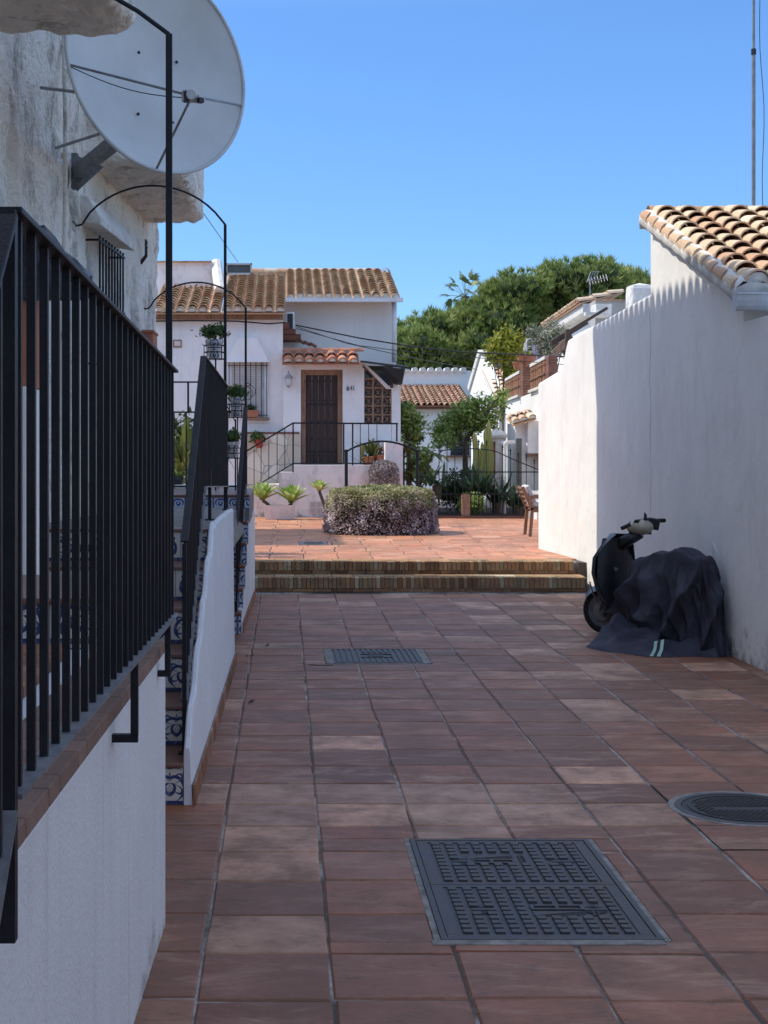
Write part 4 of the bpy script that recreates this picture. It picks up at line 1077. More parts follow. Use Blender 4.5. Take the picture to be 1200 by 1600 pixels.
for i in range(3):
    for k in range(1,6):
        if i == 2 and k < 2: continue
        x0,x1,z0,z1 = cols[i],cols[i+1],rows_[k],rows_[k+1]
        lt.tube([P(x0,z0,FY-.09),P(x1,z1,FY-.09)], .008, 4); lt.tube([P(x1,z0,FY-.09),P(x0,z1,FY-.09)], .008, 4)
        lt.tube([P((x0+x1)/2,z0,FY-.09),P((x0+x1)/2,z1,FY-.09)], .006, 4)
lt.build('lattice', M['frame_wood'], t)
w = MB(); fbox(w, 566.5, 614, 572, 668, FY+.5, FY+.42, FY+.45); w.build('bay_glass', M['glass'], t)
w = MB(); w.hexa([P(563,566,FY-.5),P(640,577,FY-.9),P(636,576,FY+1.1),P(563,566,FY+1.1),P(563,563,FY-.5),P(640,573,FY-.9),P(636,572,FY+1.1),P(563,563,FY+1.1)])
w.hexa([P(600,574,FY-.8),P(633,577,FY-.9),P(628,601,FY-.5),P(616,601,FY-.3),P(600,573,FY-.7),P(633,576,FY-.8),P(629,600,FY-.3),P(617,600,FY-.2)])
w.build('awning', M['black'], t); w = MB(); w.tube([P(612,582,FY-.2),P(612,606,FY-.2)], .03, 4, square=True); w.build('awning_post', M['timber'], t)
# terrace wall, stairs up to the door
t2 = thing('door_terrace', (.9, 30, 0), 'peeling pinkish-white terrace wall with steps below the dark door', 'terrace')
w = MB(); w.prism([(XX(459,TY),TY,-.05),(XX(459,TY),TY,ZZ(727,TY)),(XX(602,TY),TY,ZZ(727,TY)),(XX(602,TY),TY,-.05)][::-1], (0,1.12,0)); 
w.box(XX(602,TY)+.003, XX(630,TY), TY-.03, TY+1.1, -.05, ZZ(690,TY))
w.build('wall', M['wall_terrace'], t2, fixn=True)
w = MB(); zf = ZZ(727,TY)
for i, (a, b_, zz) in enumerate(((436,459,738),(412,436,757),(388,412,772),(380,388,788))):
    w.box(XX(a,TY), XX(b_,TY)-.002, TY+.0, TY+1.1, -.05, ZZ(zz,TY))
w.build('stair_block', M['wall_terrace'], t2)
w = MB()
for a,b_,c,d in ((483,505,783,802),): 
    fbox(w, a,b_,c,d, TY, TY-.012, TY-.001)
vb = w.build('vent', M['planter'], t2); w = MB()
for i in range(2):
    for k in range(2):
        for q in range(4): fbox(w, 485+i*10.3, 493+i*10.3, 785.2+k*8.7+q*1.8, 786.2+k*8.7+q*1.8, TY, TY-.016, TY-.012)
w.build('slot', M['grey_render'], vb)
t3 = thing('terrace_railing', (.8, TY, 1.2), 'black iron railing along the terrace and steps of the dark-door house', 'railing')
Yr_ = TY+.10
w = MB(); w.tube([P(380,708,Yr_),P(458,661,Yr_),P(622,662,Yr_)], .016, 4, square=True); w.build('handrail', M['iron'], t3)
w = MB(); w.tube([P(392,765,Yr_),P(458,724,Yr_),P(620,724,Yr_)], .012, 4, square=True); w.build('bottom_rail', M['iron'], t3)
bars = [(397,702,762),(408,695,754),(420,688,748),(433,678,740),(445,669,732)] + [(x,661,724) for x in (470.5,483,496,509,522,550.5,563,576,589)]
for (x,a,b_) in bars:
    w = MB(); w.tube([P(x,a,Yr_),P(x,b_,Yr_)], .008, 5); w.build('baluster', M['iron'], t3)
for (x,a,b_) in ((458,661,742),(537,661,724),(551,661,738),(620,661,728)):
    w = MB(); w.tube([P(x,a,Yr_),P(x,b_,Yr_)], .015, 4, square=True); w.build('post', M['iron'], t3)
t3 = thing('arched_gate_rail', (1.7, 26.5, PZ), 'low black arched iron rail standing just behind the planted mound', 'railing')
w = MB(); pts = [P(541+ (652-541)*i/16, 706 - 16.5*math.sin(math.pi*i/16)**.8, 26.5) for i in range(17)]; w.tube(pts, .018, 8); w.build('arch_bar', M['iron'], t3)
for x in (541, 652):
    w = MB(); w.tube([P(x,704,26.5), Vector((XX(x,26.5),26.5,PZ))], .03, 8); w.lathe([(.0,-.02),(.045,-.02),(.045,.015),(.0,.02)], tuple(P(x,704,26.5)), 8); w.build('post', M['iron'], t3)
w = MB(); w.tube([P(631,700,26.5), Vector((XX(631,26.5),26.5,PZ))], .015, 4, square=True); w.build('baluster', M['iron'], t3)
# lantern, number tile, meter plate
t3 = thing('wall_lantern', (XX(451,FY), FY-.2, ZZ(594,FY)), 'small grey lantern on the white wall left of the dark door', 'wall lamp')
c = Vector((XX(451,FY), FY-.28, ZZ(596,FY)))
w = MB(); w.lathe([(.03,-.11),(.07,-.10),(.08,.05),(.06,.06)], tuple(c), 6); w.build('lamp_glass', M['pale_stone'], t3)
w = MB(); w.lathe([(.10,.06),(.09,.075),(.02,.14),(.012,.20),(0,.22)], tuple(c), 6); w.lathe([(.0,-.15),(.035,-.13),(.05,-.11)], tuple(c), 6); w.tube([c+Vector((0,0,.12)), c+Vector((0,.14,.06)), c+Vector((0,.12,-.05))], .012, 5); w.build('lamp_frame', M['grey_render'], t3)
t3 = thing('house_number_sign', (XX(547.5,FY), FY-.17, ZZ(606,FY)), 'small white tile sign reading 41 right of the dark door', 'sign')
w = MB(); fbox(w, 541, 554, 602, 611, FY-.17, FY-.172, FY-.1605); w.build('tile', M['white_pvc'], t3)
w = MB()
for (a,b_,c_,d) in ((541.4,545.6,609,610),(541.6,542.5,605.5,609),(544.6,545.4,605.5,609),(542.2,544.9,604.5,605.3),(543.1,543.9,603,609)): fbox(w, a,b_,c_,d, FY-.17, FY-.177, FY-.1725)
w.build('emblem', M['iron'], t3)
cu = bpy.data.curves.new('number', 'FONT'); cu.body = '41'; cu.size = .14; cu.extrude = .002; cu.materials.append(M['iron'])
no = bpy.data.objects.new('number', cu); col.objects.link(no); no.parent = t3; no.rotation_euler = (math.pi/2,0,0); no.location = Vector((XX(546.2,FY), FY-.177, ZZ(610.3,FY)))-t3.location
no.scale = (.75,1,1)
bpy.context.view_layer.update(); nm_ = bpy.data.meshes.new_from_object(no); n2_ = bpy.data.objects.new('digits', nm_); col.objects.link(n2_); n2_.parent = t3; n2_.rotation_euler = no.rotation_euler; n2_.location = no.location; n2_.scale = no.scale; bpy.data.objects.remove(no)
t3 = thing('meter_plate', (XX(277,FY), FY-.02, ZZ(537,FY)), 'small brown meter plate high on the white house wall', 'plate')
w = MB(); fbox(w, 270.5, 284, 531, 543, FY, FY-.02, FY-.001); w.build('plate', M['frame_wood'], t3); w = MB(); fbox(w, 272.5, 282, 533, 541, FY, FY-.026, FY-.0205); w.build('cover', M['planter'], t3)

# pots
def pot(c, r, h, mat, name='pot'):
    mb = MB(); mb.lathe([(0,0),(r*.68,0),(r*.92,h*.8),(r*1.06,h*.82),(r*1.06,h),(r*.9,h),(r*.88,h*.9),(0,h*.9)], c, 18); return mb
def leafball(cx, cy, cz, rx, ry, rz, n, size, mat, parent, aspect=.7, name='leaves'):
    mb = MB(); leaves(mb, lobe_fn([(cx,cy,cz,rx,ry,rz)], .7, .25), n, size, aspect, .2); return mb.build(name, mat, parent)
PYs = 16.55
t3 = thing('plant_stand', (XX(336,PYs), PYs, 1.257), 'black iron plant stand at the top of the stairs, with ring shelves', 'plant stand')
w = MB(); w.tube([P(337,560,PYs), Vector((XX(337,PYs),PYs,1.257))], .010, 6)
w.tube([P(368,655,PYs), Vector((XX(368,PYs),PYs,1.257))], .010, 6); w.tube([P(337,600,PYs), P(368,660,PYs), P(368,735,PYs), P(340,690,PYs)], .006, 5); w.build('stem', M['iron'], t3)
def ringshelf(px, py0, py1, rad):
    w = MB(); c0 = P(px, py1, PYs); c1 = P(px, py0, PYs)
    for c_ in (c0, c1, (c0+c1)/2): w.tube([c_+Vector((rad*math.cos(a*math.pi/8), rad*math.sin(a*math.pi/8), 0)) for a in range(17)], .005, 4, cap=False)
    for a in range(8):
        q = Vector((rad*math.cos(a*math.pi/4), rad*math.sin(a*math.pi/4), 0)); w.tube([c0+q*.7, c0+q, c1+q, c1+q*1.15+Vector((0,0,.015))], .0045, 4)
    w.build('basket', M['iron'], t3)
ringshelf(335, 540, 561, .115); ringshelf(368, 632, 652, .095); ringshelf(366, 700, 716, .095)
t4 = lambda n, px, lab: thing(n, tuple(P(px[0], px[1], PYs)), lab, 'flower pot')
M['pot_blue'] = azulejo('blue_patterned_ceramic', .13, .5, .2, 0)
for (px, py0, py1, r, lab, lx, lz, lw, lh) in ((335,531,560,.095,'blue-patterned white pot with geranium, topmost on the iron stand',335,519,.17,.085),
                                  (369,619,652,.075,'blue-patterned white pot with bushy plant, middle of the iron stand',369,614,.11,.06),
                                  (363,690,716,.080,'blue-patterned white pot, lowest of three on the iron stand',362,682,.10,.06)):
    tt = t4('plant_pot', (px, py1), lab); c_ = P(px, py1, PYs); hh = ZZ(py0,PYs)-ZZ(py1,PYs)
    pot(tuple(c_), r, hh, None).build('pot', M['pot_blue'], tt, smooth=False)
    leafball(XX(lx,PYs), PYs, ZZ(lz,PYs), lw, .11, lh, 420, .045, M['geranium'], tt, .9)
# platform railing and plants behind it
t3 = thing('platform_railing', (-1., 17.3, 1.257), 'thin black iron railing behind the plant stand at the stair top', 'railing')
Yq = 17.3
for (z, a, b_) in ((597,255,310),(644,255,362),(760,255,386),(766.5,255,386)):
    w = MB(); w.tube([P(a,z,Yq),P(b_,z,Yq)], .009, 4, square=True); w.build('rail', M['iron'], t3)
for x in (256,272,291,310,325,341,356,371,384):
    w = MB(); w.tube([P(x,644,Yq),P(x,768,Yq)], .007, 4, square=True); w.build('baluster', M['iron'], t3)
w = MB(); w.tube([P(294,597,Yq),P(294,644,Yq)], .011, 4, square=True); w.build('post', M['iron'], t3)
t3 = thing('leafy_shrub', (XX(283,19.5), 19.5, 0), 'tall broad-leaved shrub behind the platform railing, left of the plant stand', 'shrub')
w = MB()
for i in range(60):
    b0 = P(U(262,306), U(700,790), 19.5+U(-.3,.3)); sword(w, b0, (U(-.5,.5),U(-.4,.4),1), U(.35,.75), U(.05,.10), U(.1,.6), 5)
w.build('leaves', M['banana'], t3); leafball(XX(284,19.8), 19.9, ZZ(700,19.8), .2, .3, .45, 1200, .07, M['shrub'], t3)
w = MB(); w.tube([(XX(283,19.7),19.7,0),(XX(284,19.7),19.7,1.7)], .03, 6); w.build('stem', M['bark'], t3)
w = MB(); w.lathe([(0,-.06),(.10,-.05),(.13,.02),(.12,.06),(0,.05)], tuple(P(272,752,18.2)), 14)
tp = thing('dark_bowl_planter', tuple(P(272,757,18.2)), 'dark rounded planter bowl low behind the platform railing', 'planter'); w.build('bowl', M['black'], tp)
w = MB(); [sword(w, P(275,748,18.2), (U(-1,1),U(-.6,.3),U(.3,1)), U(.2,.4), .05, .6) for _ in range(16)]; w.build('leaves', M['agave'], tp)
tag(bpy.data.objects['dark_bowl_planter'], None, None)
w = MB(); w.box(XX(262,18.2)-.3, XX(386,18.2), 17.9, 18.5, -.05, ZZ(757,18.2)); 
tag(w.build('planter_ledge', M['wall_far']), 'white ledge wall carrying bowls behind the platform railing', 'wall')
# hanging red pot and sill pots
t3 = thing('hanging_pot', tuple(P(405,700,FY-.3)), 'red pot with a dark bushy plant hanging on the stone cladding', 'flower pot')
w = MB(); w.lathe([(0,0),(.06,0),(.10,.16),(.105,.2),(0,.19)], tuple(P(405,700,FY-.3)), 14); w.build('pot', M['red_pot'], t3)
leafball(XX(403,FY-.3), FY-.3, ZZ(684,FY), .15, .12, .11, 500, .06, M['geranium'], t3)
t3 = thing('sill_pot', tuple(P(393,651,FY-.15)), 'terracotta trough with seedlings on the shuttered window sill', 'flower pot')
w = MB(); w.box(XX(383,FY), XX(404,FY), FY-.15, FY-.12+.09, ZZ(652.5,FY)+.004, ZZ(641,FY)); w.build('trough', M['terra'], t3, bevel=.01)
leafball(XX(391,FY), FY-.09, ZZ(637,FY), .12, .04, .06, 200, .04, M['shrub'], t3)
# terrace plants behind the rail
for (px, py, n, L, dr, mt, lab) in ((575,724,26,.62,.45,'banana','sprawling broad-leaf pot plant on the terrace right of the door'),(596,722,22,.42,.25,'rust','rusty spiky potted plant on the terrace end')):
    if mt == 'rust': M['rust'] = leafmat('rusty_leaves', [(0,(.16,.06,.03)),(.6,(.30,.13,.06)),(1,(.36,.26,.10))], .3)
    t3 = thing('potted_plant', tuple(P(px,py,30.3)), lab, 'plant')
    w = MB(); c_ = P(px,py+1,30.3)
    for _ in range(n): sword(w, c_+Vector((U(-.15,.15),U(-.1,.1),U(0,.25))), (U(-1,1),U(-.6,.4),U(.4,1.6)), L*U(.6,1.2), .09 if mt != 'rust' else .05, dr)
    w.build('leaves', M[mt], t3)
    pot((c_.x,c_.y,c_.z-.04), .13, .2, None).build('pot', M['terra'], t3)
# agaves in front of the terrace
t3 = thing('long_planter', (XX(437,28.9), 28.9, PZ), 'pinkish white rectangular planter holding two pale agaves', 'planter')
Ya = 28.9
w = MB(); x0, x1 = XX(414,Ya), XX(461,Ya); z1 = ZZ(789,Ya); zb = PZ+.002
for b_ in ((x0,x1,Ya-.14,Ya-.115),(x0,x1,Ya+.115,Ya+.14),(x0,x0+.025,Ya-.114,Ya+.114),(x1-.025,x1,Ya-.114,Ya+.114)): w.box(*b_, zb, z1)
w.build('trough', M['planter'], t3, bevel=.006); w = MB(); w.box(x0+.026,x1-.026,Ya-.113,Ya+.113,zb,z1-.03); w.build('soil', M['soil'], t3)
def agave(px, py, Y, lab, stem, scale=1., seed=1):
    random.seed(seed); c_ = P(px,py+3,Y); t3 = thing('agave', tuple(stem), lab, 'agave')
    w = MB()
    for i in range(30):
        a = i*2.4; el = .50+1.0*(i/30)**.9; d_ = Vector((math.cos(a)*math.cos(el), math.sin(a)*math.cos(el), math.sin(el)))
        sword(w, c_, d_, U(.30,.38)*scale*1.45*(1-.2*(i/30)), .15*scale, .10, 6, fold=.45, rr=U(.2,1))
    w.build('leaves', M['agave'], t3)
    w = MB(); w.tube([stem, (Vector(stem)+c_)/2+Vector((.02,0,.0)), c_], [.035,.032,.03], 8); w.build('stem', M['bark'], t3)
agave(410,779,Ya,'pale green agave leaning left out of the long planter', P(420,790,Ya), .95, 3); agave(455,783,Ya,'pale green agave at the right end of the long planter', P(452,790,Ya), .95, 4)
agave(499,765,28.6,'smaller agave on a bare leaning stem beside the mound', Vector((XX(512,28.6),28.6,PZ)), .62, 5)
random.seed(99)

# ---------------------------------------------------------------- wrought iron fence
t = thing('garden_fence', (4.6, 29.3, PZ), 'black wrought iron fence with spear tips and a sweeping arched top', 'fence')
Yf = 29.3; FBX = [(686+6.2*i) for i in range(27)]
def ftop(px):
    if px < 690: return 712
    if px < 772: return 704 - 3*math.sin((px-690)/82*math.pi)
    return 704 + (px-772)*.47 - .0006*(px-772)**2
for py in (737.5, 772, 805):
    w = MB(); w.tube([P(683,py,Yf),P(850,py,Yf)], .011, 4, square=True); w.build('rail', M['iron'], t)
w = MB(); w.tube([P(683+i*8.3,ftop(683+i*8.3),Yf) for i in range(21)], .010, 6); w.build('arch_bar', M['iron'], t)
for i, px in enumerate(FBX):
    w = MB(); tp_ = ftop(px) - (9 if i % 2 == 0 else 0)
    if i % 2 and px < 700: continue
    top_ = tp_ if i % 2 == 0 else 772
    w.tube([P(px,top_,Yf),P(px,806,Yf)], .008, 5)
    if i % 2 == 0:
        c_ = P(px,top_,Yf); w.lathe([(0,.09),(.022,.03),(.008,0),(.018,-.02),(.008,-.04)], tuple(c_), 6)
    w.build('baluster', M['iron'], t)
w = MB(); w.box(XX(683,Yf), XX(850,Yf), Yf-.07, Yf+.12, PZ-.02, PZ+.05); w.build('kerb', M['nosing'], t)
w = MB(); w.box(XX(727,Yf)-.06, XX(727,Yf)+.09, Yf-.02, Yf+.16, PZ, ZZ(772,Yf)); w.build('pier', M['frame_wood'], t)
# garden soil and plants behind fence
g = MB(); g.box(3.0, 7.5, 29.45, 34, PZ-.03, PZ+.02); tag(g.build('garden_soil', M['soil']), 'dark planting bed behind the iron fence', None, None, 'structure')
def spiky(px, py, Y, n, L, wd, mt, lab, spread=1., cat='plant', name='sword_plant', droop=.3):
    t3 = thing(name, tuple(P(px,py,Y)), lab, cat); w = MB(); b0 = P(px,py,Y)
    for _ in range(n): sword(w, b0+Vector((U(-.15,.15),U(-.15,.15),0)), (U(-1,1)*spread,U(-1,.6)*spread,U(.5,1.4)), L*U(.6,1.15), wd, droop*U(.3,1.3), 6, fold=.35)
    w.build('leaves', M[mt], t3); w = MB(); w.lathe([(.09,-.25),(.10,0),(.02,.1)], tuple(b0), 10); w.build('stump', M['bark'], t3); return t3
spiky(745,775,30.6,70,.85,.06,'yucca','upright grey-green sword plant in the centre of the fenced bed')
spiky(776,785,30.9,50,.75,.065,'yucca','second sword plant, right of the tallest one in the bed', 1.0)
spiky(808,792,30.0,55,.55,.075,'yucca','low pale sword plant at the right end of the fence', 1.1)
spiky(683,760,30.3,16,.62,.07,'yucca','small dark sword plant behind the right edge of the mound', 1.2)
def bush(px, py, Y, rx, ry, rz, n, size, mt, lab, name='shrub', cat='shrub', asp=.55, extra=()):
    t3 = thing(name, (XX(px,Y), Y, PZ), lab, cat); c_ = P(px,py,Y)
    lb = [(c_.x,c_.y,c_.z,rx,ry,rz)] + [(XX(a,Y),Y+U(-.2,.2),ZZ(b_,Y),c1,c1*.8,c2) for a,b_,c1,c2 in extra]
    crown('leaves', lb, n, size, M[mt], t3, asp, .6, .2)
    w = MB(); w.tube([(c_.x,Y,PZ-.1),(c_.x+.03,Y,c_.z)], [.035,.015], 6)
    for q in lb[1:]: w.tube([(c_.x+.02,Y,(PZ+c_.z)/2),(q[0],q[1],q[2])], [.02,.008], 5)
    w.build('stem', M['bark'], t3); return t3
bush(715,765,31.2,.42,.4,.42,2600,.075,'shrub','rounded dark shrub in the left half of the fenced bed', extra=((735,745,.2,.2),(700,772,.3,.2)))
bush(738,785,30.1,.28,.25,.20,1300,.06,'citrus','bright small-leaved bush at the foot of the sword plants', extra=((746,795,.15,.15),(726,788,.14,.12)))
bush(655,728,31.6,.26,.3,.30,1500,.09,'citrus','young glossy bush behind the arched rail', extra=((664,712,.22,.18),(668,745,.18,.2),(638,740,.2,.2)))
t3 = thing('broad_leaf_plant', (XX(636,31),31,PZ), 'yellowing broad-leaved plant between terrace end and arched rail', 'plant')
w = MB()
for _ in range(30): sword(w, P(U(630,652),U(685,745),31.), (U(-1,1),U(-.8,.5),U(-.3,1)), U(.25,.45), .13, .5)
for _ in range(6): sword(w, P(U(668,688),U(700,715),31.), (U(-1,1),U(-.8,.5),U(-.3,.6)), U(.25,.4), .12, .5)
w.build('leaves', M['banana'], t3); w = MB(); w.tube([(XX(638,31),31,PZ),P(640,690,31)], .03, 6); w.tube([(XX(640,31),31,PZ),P(676,708,31)], .02, 6); w.build('stem', M['bark'], t3)
# cactus
t3 = thing('column_cactus', (XX(748,32),32,PZ), 'tall yellow-green column cactus with several ribbed arms', 'cactus')
for (px, a, b_, r) in ((742,674,760,.05),(747,700,760,.04),(753,690,760,.042),(760,668,760,.05),(765,655,760,.046),(768,705,760,.04)):
    w = MB(); c_ = Vector((XX(px,32),32,0)); rows = []
    z0, z1 = ZZ(b_,32), ZZ(a,32)
    for i in range(13):
        z = z0+(z1-z0)*i/12; rad = r*(1 if i < 11 else (.8 if i == 11 else .1)); rows.append([c_+Vector((rad*(1+.22*(j%2))*math.cos(math.pi*j/7)+.02*math.sin(z*5), rad*(1+.22*(j%2))*math.sin(math.pi*j/7), z)) for j in range(15)])
    w.grid(rows, 0, .5, flip=True); w.build('arm', M['cactus'], t3)
# citrus trees
def citrus(px, pyb, Y, lobes, n, lab, size=.10, mat='citrus'):
    b0 = Vector((XX(px,Y), Y, PZ)); t3 = thing('citrus_tree', tuple(b0), lab, 'tree')
    lb = [(XX(a,Y), Y+U(-.5,.5), ZZ(b_,Y), r, r*.85, r*hh) for a,b_,r,hh in lobes]
    crown('crown', lb, n, size, M[mat], t3, .55, .55, .25, .0)
    w = MB(); k = P(px+2, pyb-22, Y); w.tube([b0, (b0+k)/2+Vector((.04,0,0)), k], [.07,.06,.05], 8)
    for q in lb: 
        m_ = (k+Vector(q[:3]))/2+Vector((U(-.1,.1),0,-.08)); w.tube([k, m_, Vector(q[:3])+Vector((0,0,q[5]*.3))], [.035,.022,.01], 6)
    w.build('trunk', M['bark'], t3); return t3
citrus(724,712,33.,[(700,672,.45,.65),(733,645,.42,.75),(757,655,.4,.7),(775,630,.3,.8),(745,630,.3,.7),(712,655,.38,.7),(690,690,.28,.7),(722,690,.25,.5),(782,615,.16,.8),(738,668,.35,.6)],4600,'largest citrus tree, centre right behind the fence', .085)
citrus(636,712,32.6,[(636,660,.36,.7),(628,642,.26,.8),(648,682,.26,.7),(640,700,.2,.7)],3200,'narrow citrus tree beside the white house end', .09)

# ---------------------------------------------------------------- garden gate pier, houses behind
t = thing('capped_pier', (5.2,35,PZ), 'white gate pier with pyramid cap and terracotta niche', 'pillar')
Yp = 35.
w = MB(); fbox(w, 764, 791, 684, 790, Yp, Yp, Yp+.35); w.build('pier', M['wall_terrace'], t)
w = MB(); a,b_ = XX(761,Yp), XX(795,Yp); z0 = ZZ(684,Yp); w.box(a,b_,Yp-.05,Yp+.4,z0,z0+.06); w.face([(a,Yp-.05,z0+.06),(b_,Yp-.05,z0+.06),((a+b_)/2,Yp+.17,ZZ(667,Yp))]); w.face([(a,Yp+.4,z0+.06),(a,Yp-.05,z0+.06),((a+b_)/2,Yp+.17,ZZ(667,Yp))]); w.face([(b_,Yp-.05,z0+.06),(b_,Yp+.4,z0+.06),((a+b_)/2,Yp+.17,ZZ(667,Yp))]); w.build('cap', M['limewash'], t)
w = MB(); fbox(w, 767, 774, 690, 740, Yp, Yp-.015, Yp-.001); w.build('niche_tile', M['terra'], t)
# far tiled house
t = thing('far_tiled_house', (9, 58, PZ), 'white house with a low tiled roof seen above the citrus tree', 'house')
Yh = 50.
w = MB(); fbox(w, 612, 737, 637, 770, Yh, Yh, Yh+3.6); w.build('wall', M['wall_house'], t)
w = MB(); fbox(w, 612, 736, 633.5, 639, Yh-.3, Yh-.28, Yh-.01); w.build('eave_band', M['brick'], t)
rf = MB(); e_ = Vector((XX(612,Yh), Yh-.35, ZZ(634,Yh-.3))); tz = ZZ(603,Yh+3.5)
tiles(rf, e_, (1,0,0), XX(737,Yh)-XX(612,Yh), (0,3.8,tz-e_.z), math.hypot(3.8,tz-e_.z), .19*1., .36, .080, mortar_m=None, seg=6, pan=True); rf.build('roof_tiles', M['rooftile_far'], t)
w = MB(); Yu = Yh+3.55; w.box(XX(610,Yu), XX(736,Yu), Yu, Yu+.3, 1, ZZ(579,Yu)); w.build('parapet_wall', M['wall_far'], t)
w = MB(); x = XX(610,Yu)
while x < XX(736,Yu)-.1:
    w.lathe([(.0,-.2),(.10,-.2),(.10,.45),(.0,.45)], (x, Yu+.02, ZZ(578,Yu)+.0), 8, axis='Y'); x += .29
w.build('coping_tile', M['limewash'], t)
w = MB(); Yw = Yh-.02; fbox(w, 704, 733, 679, 711, Yh, Yh-.04, Yh-.001); wi = w.build('window', M['glass'], t)
w = MB()
for i in range(8): w.tube([P(705+i*4,679,Yh-.1),P(705+i*4,712,Yh-.1)], .012, 4)
for z in (683,696,709): w.tube([P(704,z,Yh-.1),P(734,z,Yh-.1)], .012, 4)
w.build('grille', M['iron'], wi); w = MB(); fbox(w, 698, 737, 712, 714.5, Yh-.1, Yh-.2, Yh-.001); w.build('sill', M['brick'], t)
# gabled neighbour
t = thing('far_gable_house', (6.5,45,PZ), 'bright white gable wall with a small curved tile roof, right of the far tiled house', 'house')
gx = 5.86
def gy(px): return gx*F/(px-CX)
A = lambda px, py: Vector((gx, gy(px), ZZ(py, gy(px))))
w = MB(); w.prism([(gx,gy(772),0),(gx,gy(735),0),A(735,606),A(750,551),A(764,592),A(772,612)], (.25,0,0)); w.build('wall', M['wall_far'], t, fixn=True)
w = MB(); c0, c1 = A(734,604), A(751,546); w.hexa([c0+Vector((-.06,.15,0)),c0+Vector((.5,.15,0)),c0+Vector((.5,-.1,-.15)),c0+Vector((-.06,-.1,-.15)),c1+Vector((-.06,.15,0)),c1+Vector((.5,.15,0)),c1+Vector((.5,-.15,-.12)),c1+Vector((-.06,-.15,-.12))]); w.build('coping', M['limewash'], t)
w = MB(); Yg = gy(751)-.2; w.box(gx+.15, XX(800,Yg), Yg-.3, Yg, 1, ZZ(553,Yg)); 
for i in range(5): w.box(gx+.14, XX(800,Yg)+.01, Yg-.31, Yg-.30, ZZ(580-i*6,Yg), ZZ(580-i*6,Yg)+.03, 0, 0)
w.build('grey_upper_wall', M['slate'], t)
rf = MB(); e_ = Vector((gx-.02, gy(768)-.9, ZZ(622,gy(768)-.9))); top = Vector((gx-.02, Yg-.32, ZZ(578,Yg-.3))); dd = top-e_
tiles(rf, e_, (1,0,0), 1.7, dd, dd.length, .24, .36, .10, seg=6); rf.build('roof_tiles', M['rooftile'], t)
w = MB(); w.box(gx+.1, XX(800,gy(772)), gy(768)-.8, gy(768)-.3, -.05, ZZ(624,gy(768)-.9)); w.build('front_wall', M['wall_terrace'], t)
# terraced house on the right with reed screens and brick pillars
t = thing('terraced_house', (6.5,36,PZ), 'white terraced house on the right with reed-screened roof terrace', 'house')
def tx(Y): return 5.69-.07*(36-Y)
def ty(px): return 3.17/((px-CX)/F-.07)
def tq(px, py, dx=0): Y = ty(px); return Vector((tx(Y)+dx, Y, ZZ(py, Y)))
w = MB(); ya, yb = ty(790), ty(868)
w.prism([(tx(ya),ya,-.05),(tx(yb),yb,-.05),(tx(yb)+4,yb,-.05),(tx(ya)+4,ya,-.05)], (0,0,2.93+.05)); w.build('wall', M['wall_far'], t, fixn=True)
for (p0, p1) in ((790.5,813),(829.5,853)):
    w = MB(); n = 26; a, b_ = ty(p0), ty(p1)
    for i in range(n):
        y0 = a+(b_-a)*i/n; y1 = a+(b_-a)*(i+.9)/n; o_ = U(0,.02)
        w.hexa([(tx(y0)-o_,y0,3.0),(tx(y0)+.03,y0,3.0),(tx(y1)+.03,y1,3.0),(tx(y1)-o_,y1,3.0),(tx(y0)-o_,y0,3.50+U(-.02,.02)),(tx(y0)+.03,y0,3.5),(tx(y1)+.03,y1,3.5),(tx(y1)-o_,y1,3.50+U(-.02,.02))])
    pan = w.build('reed_screen', M['reed'], t)
    w = MB(); w.tube([(tx(a)-.035,a,3.22),(tx(b_)-.035,b_,3.22)], .014, 5); w.tube([(tx(a)-.035,a,3.42),(tx(b_)-.035,b_,3.42)], .008, 5); w.build('cross_cane', M['frame_wood'], pan)
    w = MB(); w.hexa([(tx(a)-.07,a,2.94),(tx(a)+.2,a,2.94),(tx(b_)+.2,b_,2.94),(tx(b_)-.07,b_,2.94),(tx(a)-.07,a,2.995),(tx(a)+.2,a,2.995),(tx(b_)+.2,b_,2.995),(tx(b_)-.07,b_,2.995)]); w.build('ledge', M['limewash'], t)
    w = MB(); w.hexa([(tx(a)-.03,a,3.51),(tx(a)+.2,a,3.51),(tx(b_)+.2,b_,3.51),(tx(b_)-.03,b_,3.51),(tx(a)-.03,a,3.58),(tx(a)+.2,a,3.58),(tx(b_)+.2,b_,3.58),(tx(b_)-.03,b_,3.58)]); w.build('parapet_cap', M['limewash'], t)
def pillar(pl, pr, pyt, pyb):
    Y = ty(pl+1.5)-.02; x0 = XX(pl+2.,Y); x1 = XX(pr,Y); w = MB(); z = ZZ(pyb,Y); zt_ = ZZ(pyt,Y); k = 0
    while z < zt_-.02:
        x = x0 - (0 if k % 2 else .06); first = True
        while x < x1-.02:
            xe = min(x+.24, x1); w.box(max(x,x0)+.0, xe-.008, Y-.24, Y+.15, z, z+.052); x = xe
        w.box(x0+.006,x1-.006,Y-.234,Y+.15,z+.052,z+.064,1,.2); z += .064; k += 1
    w.build('brick_pillar', [M['brick'], M['mortar']], t)
    w = MB(); w.box(x0+.01,x1-.01,Y-.23,Y+.15,2.2,ZZ(pyb,Y)-.003); w.build('pillar_base', M['wall_house'], t)
pillar(812.5,829.5,570,631); pillar(852,869,557,620)
w = MB(); Yv = 31.4; fbox(w, 806, 858, 661, 780, Yv, Yv, Yv+1.2); w.build('porch_wall', M['wall_house'], t)
w = MB(); fbox(w, 824.5, 858, 657, 709, Yv-.25, Yv-.25, Yv-.002); w.build('porch_box', M['wall_house'], t, bevel=.02)
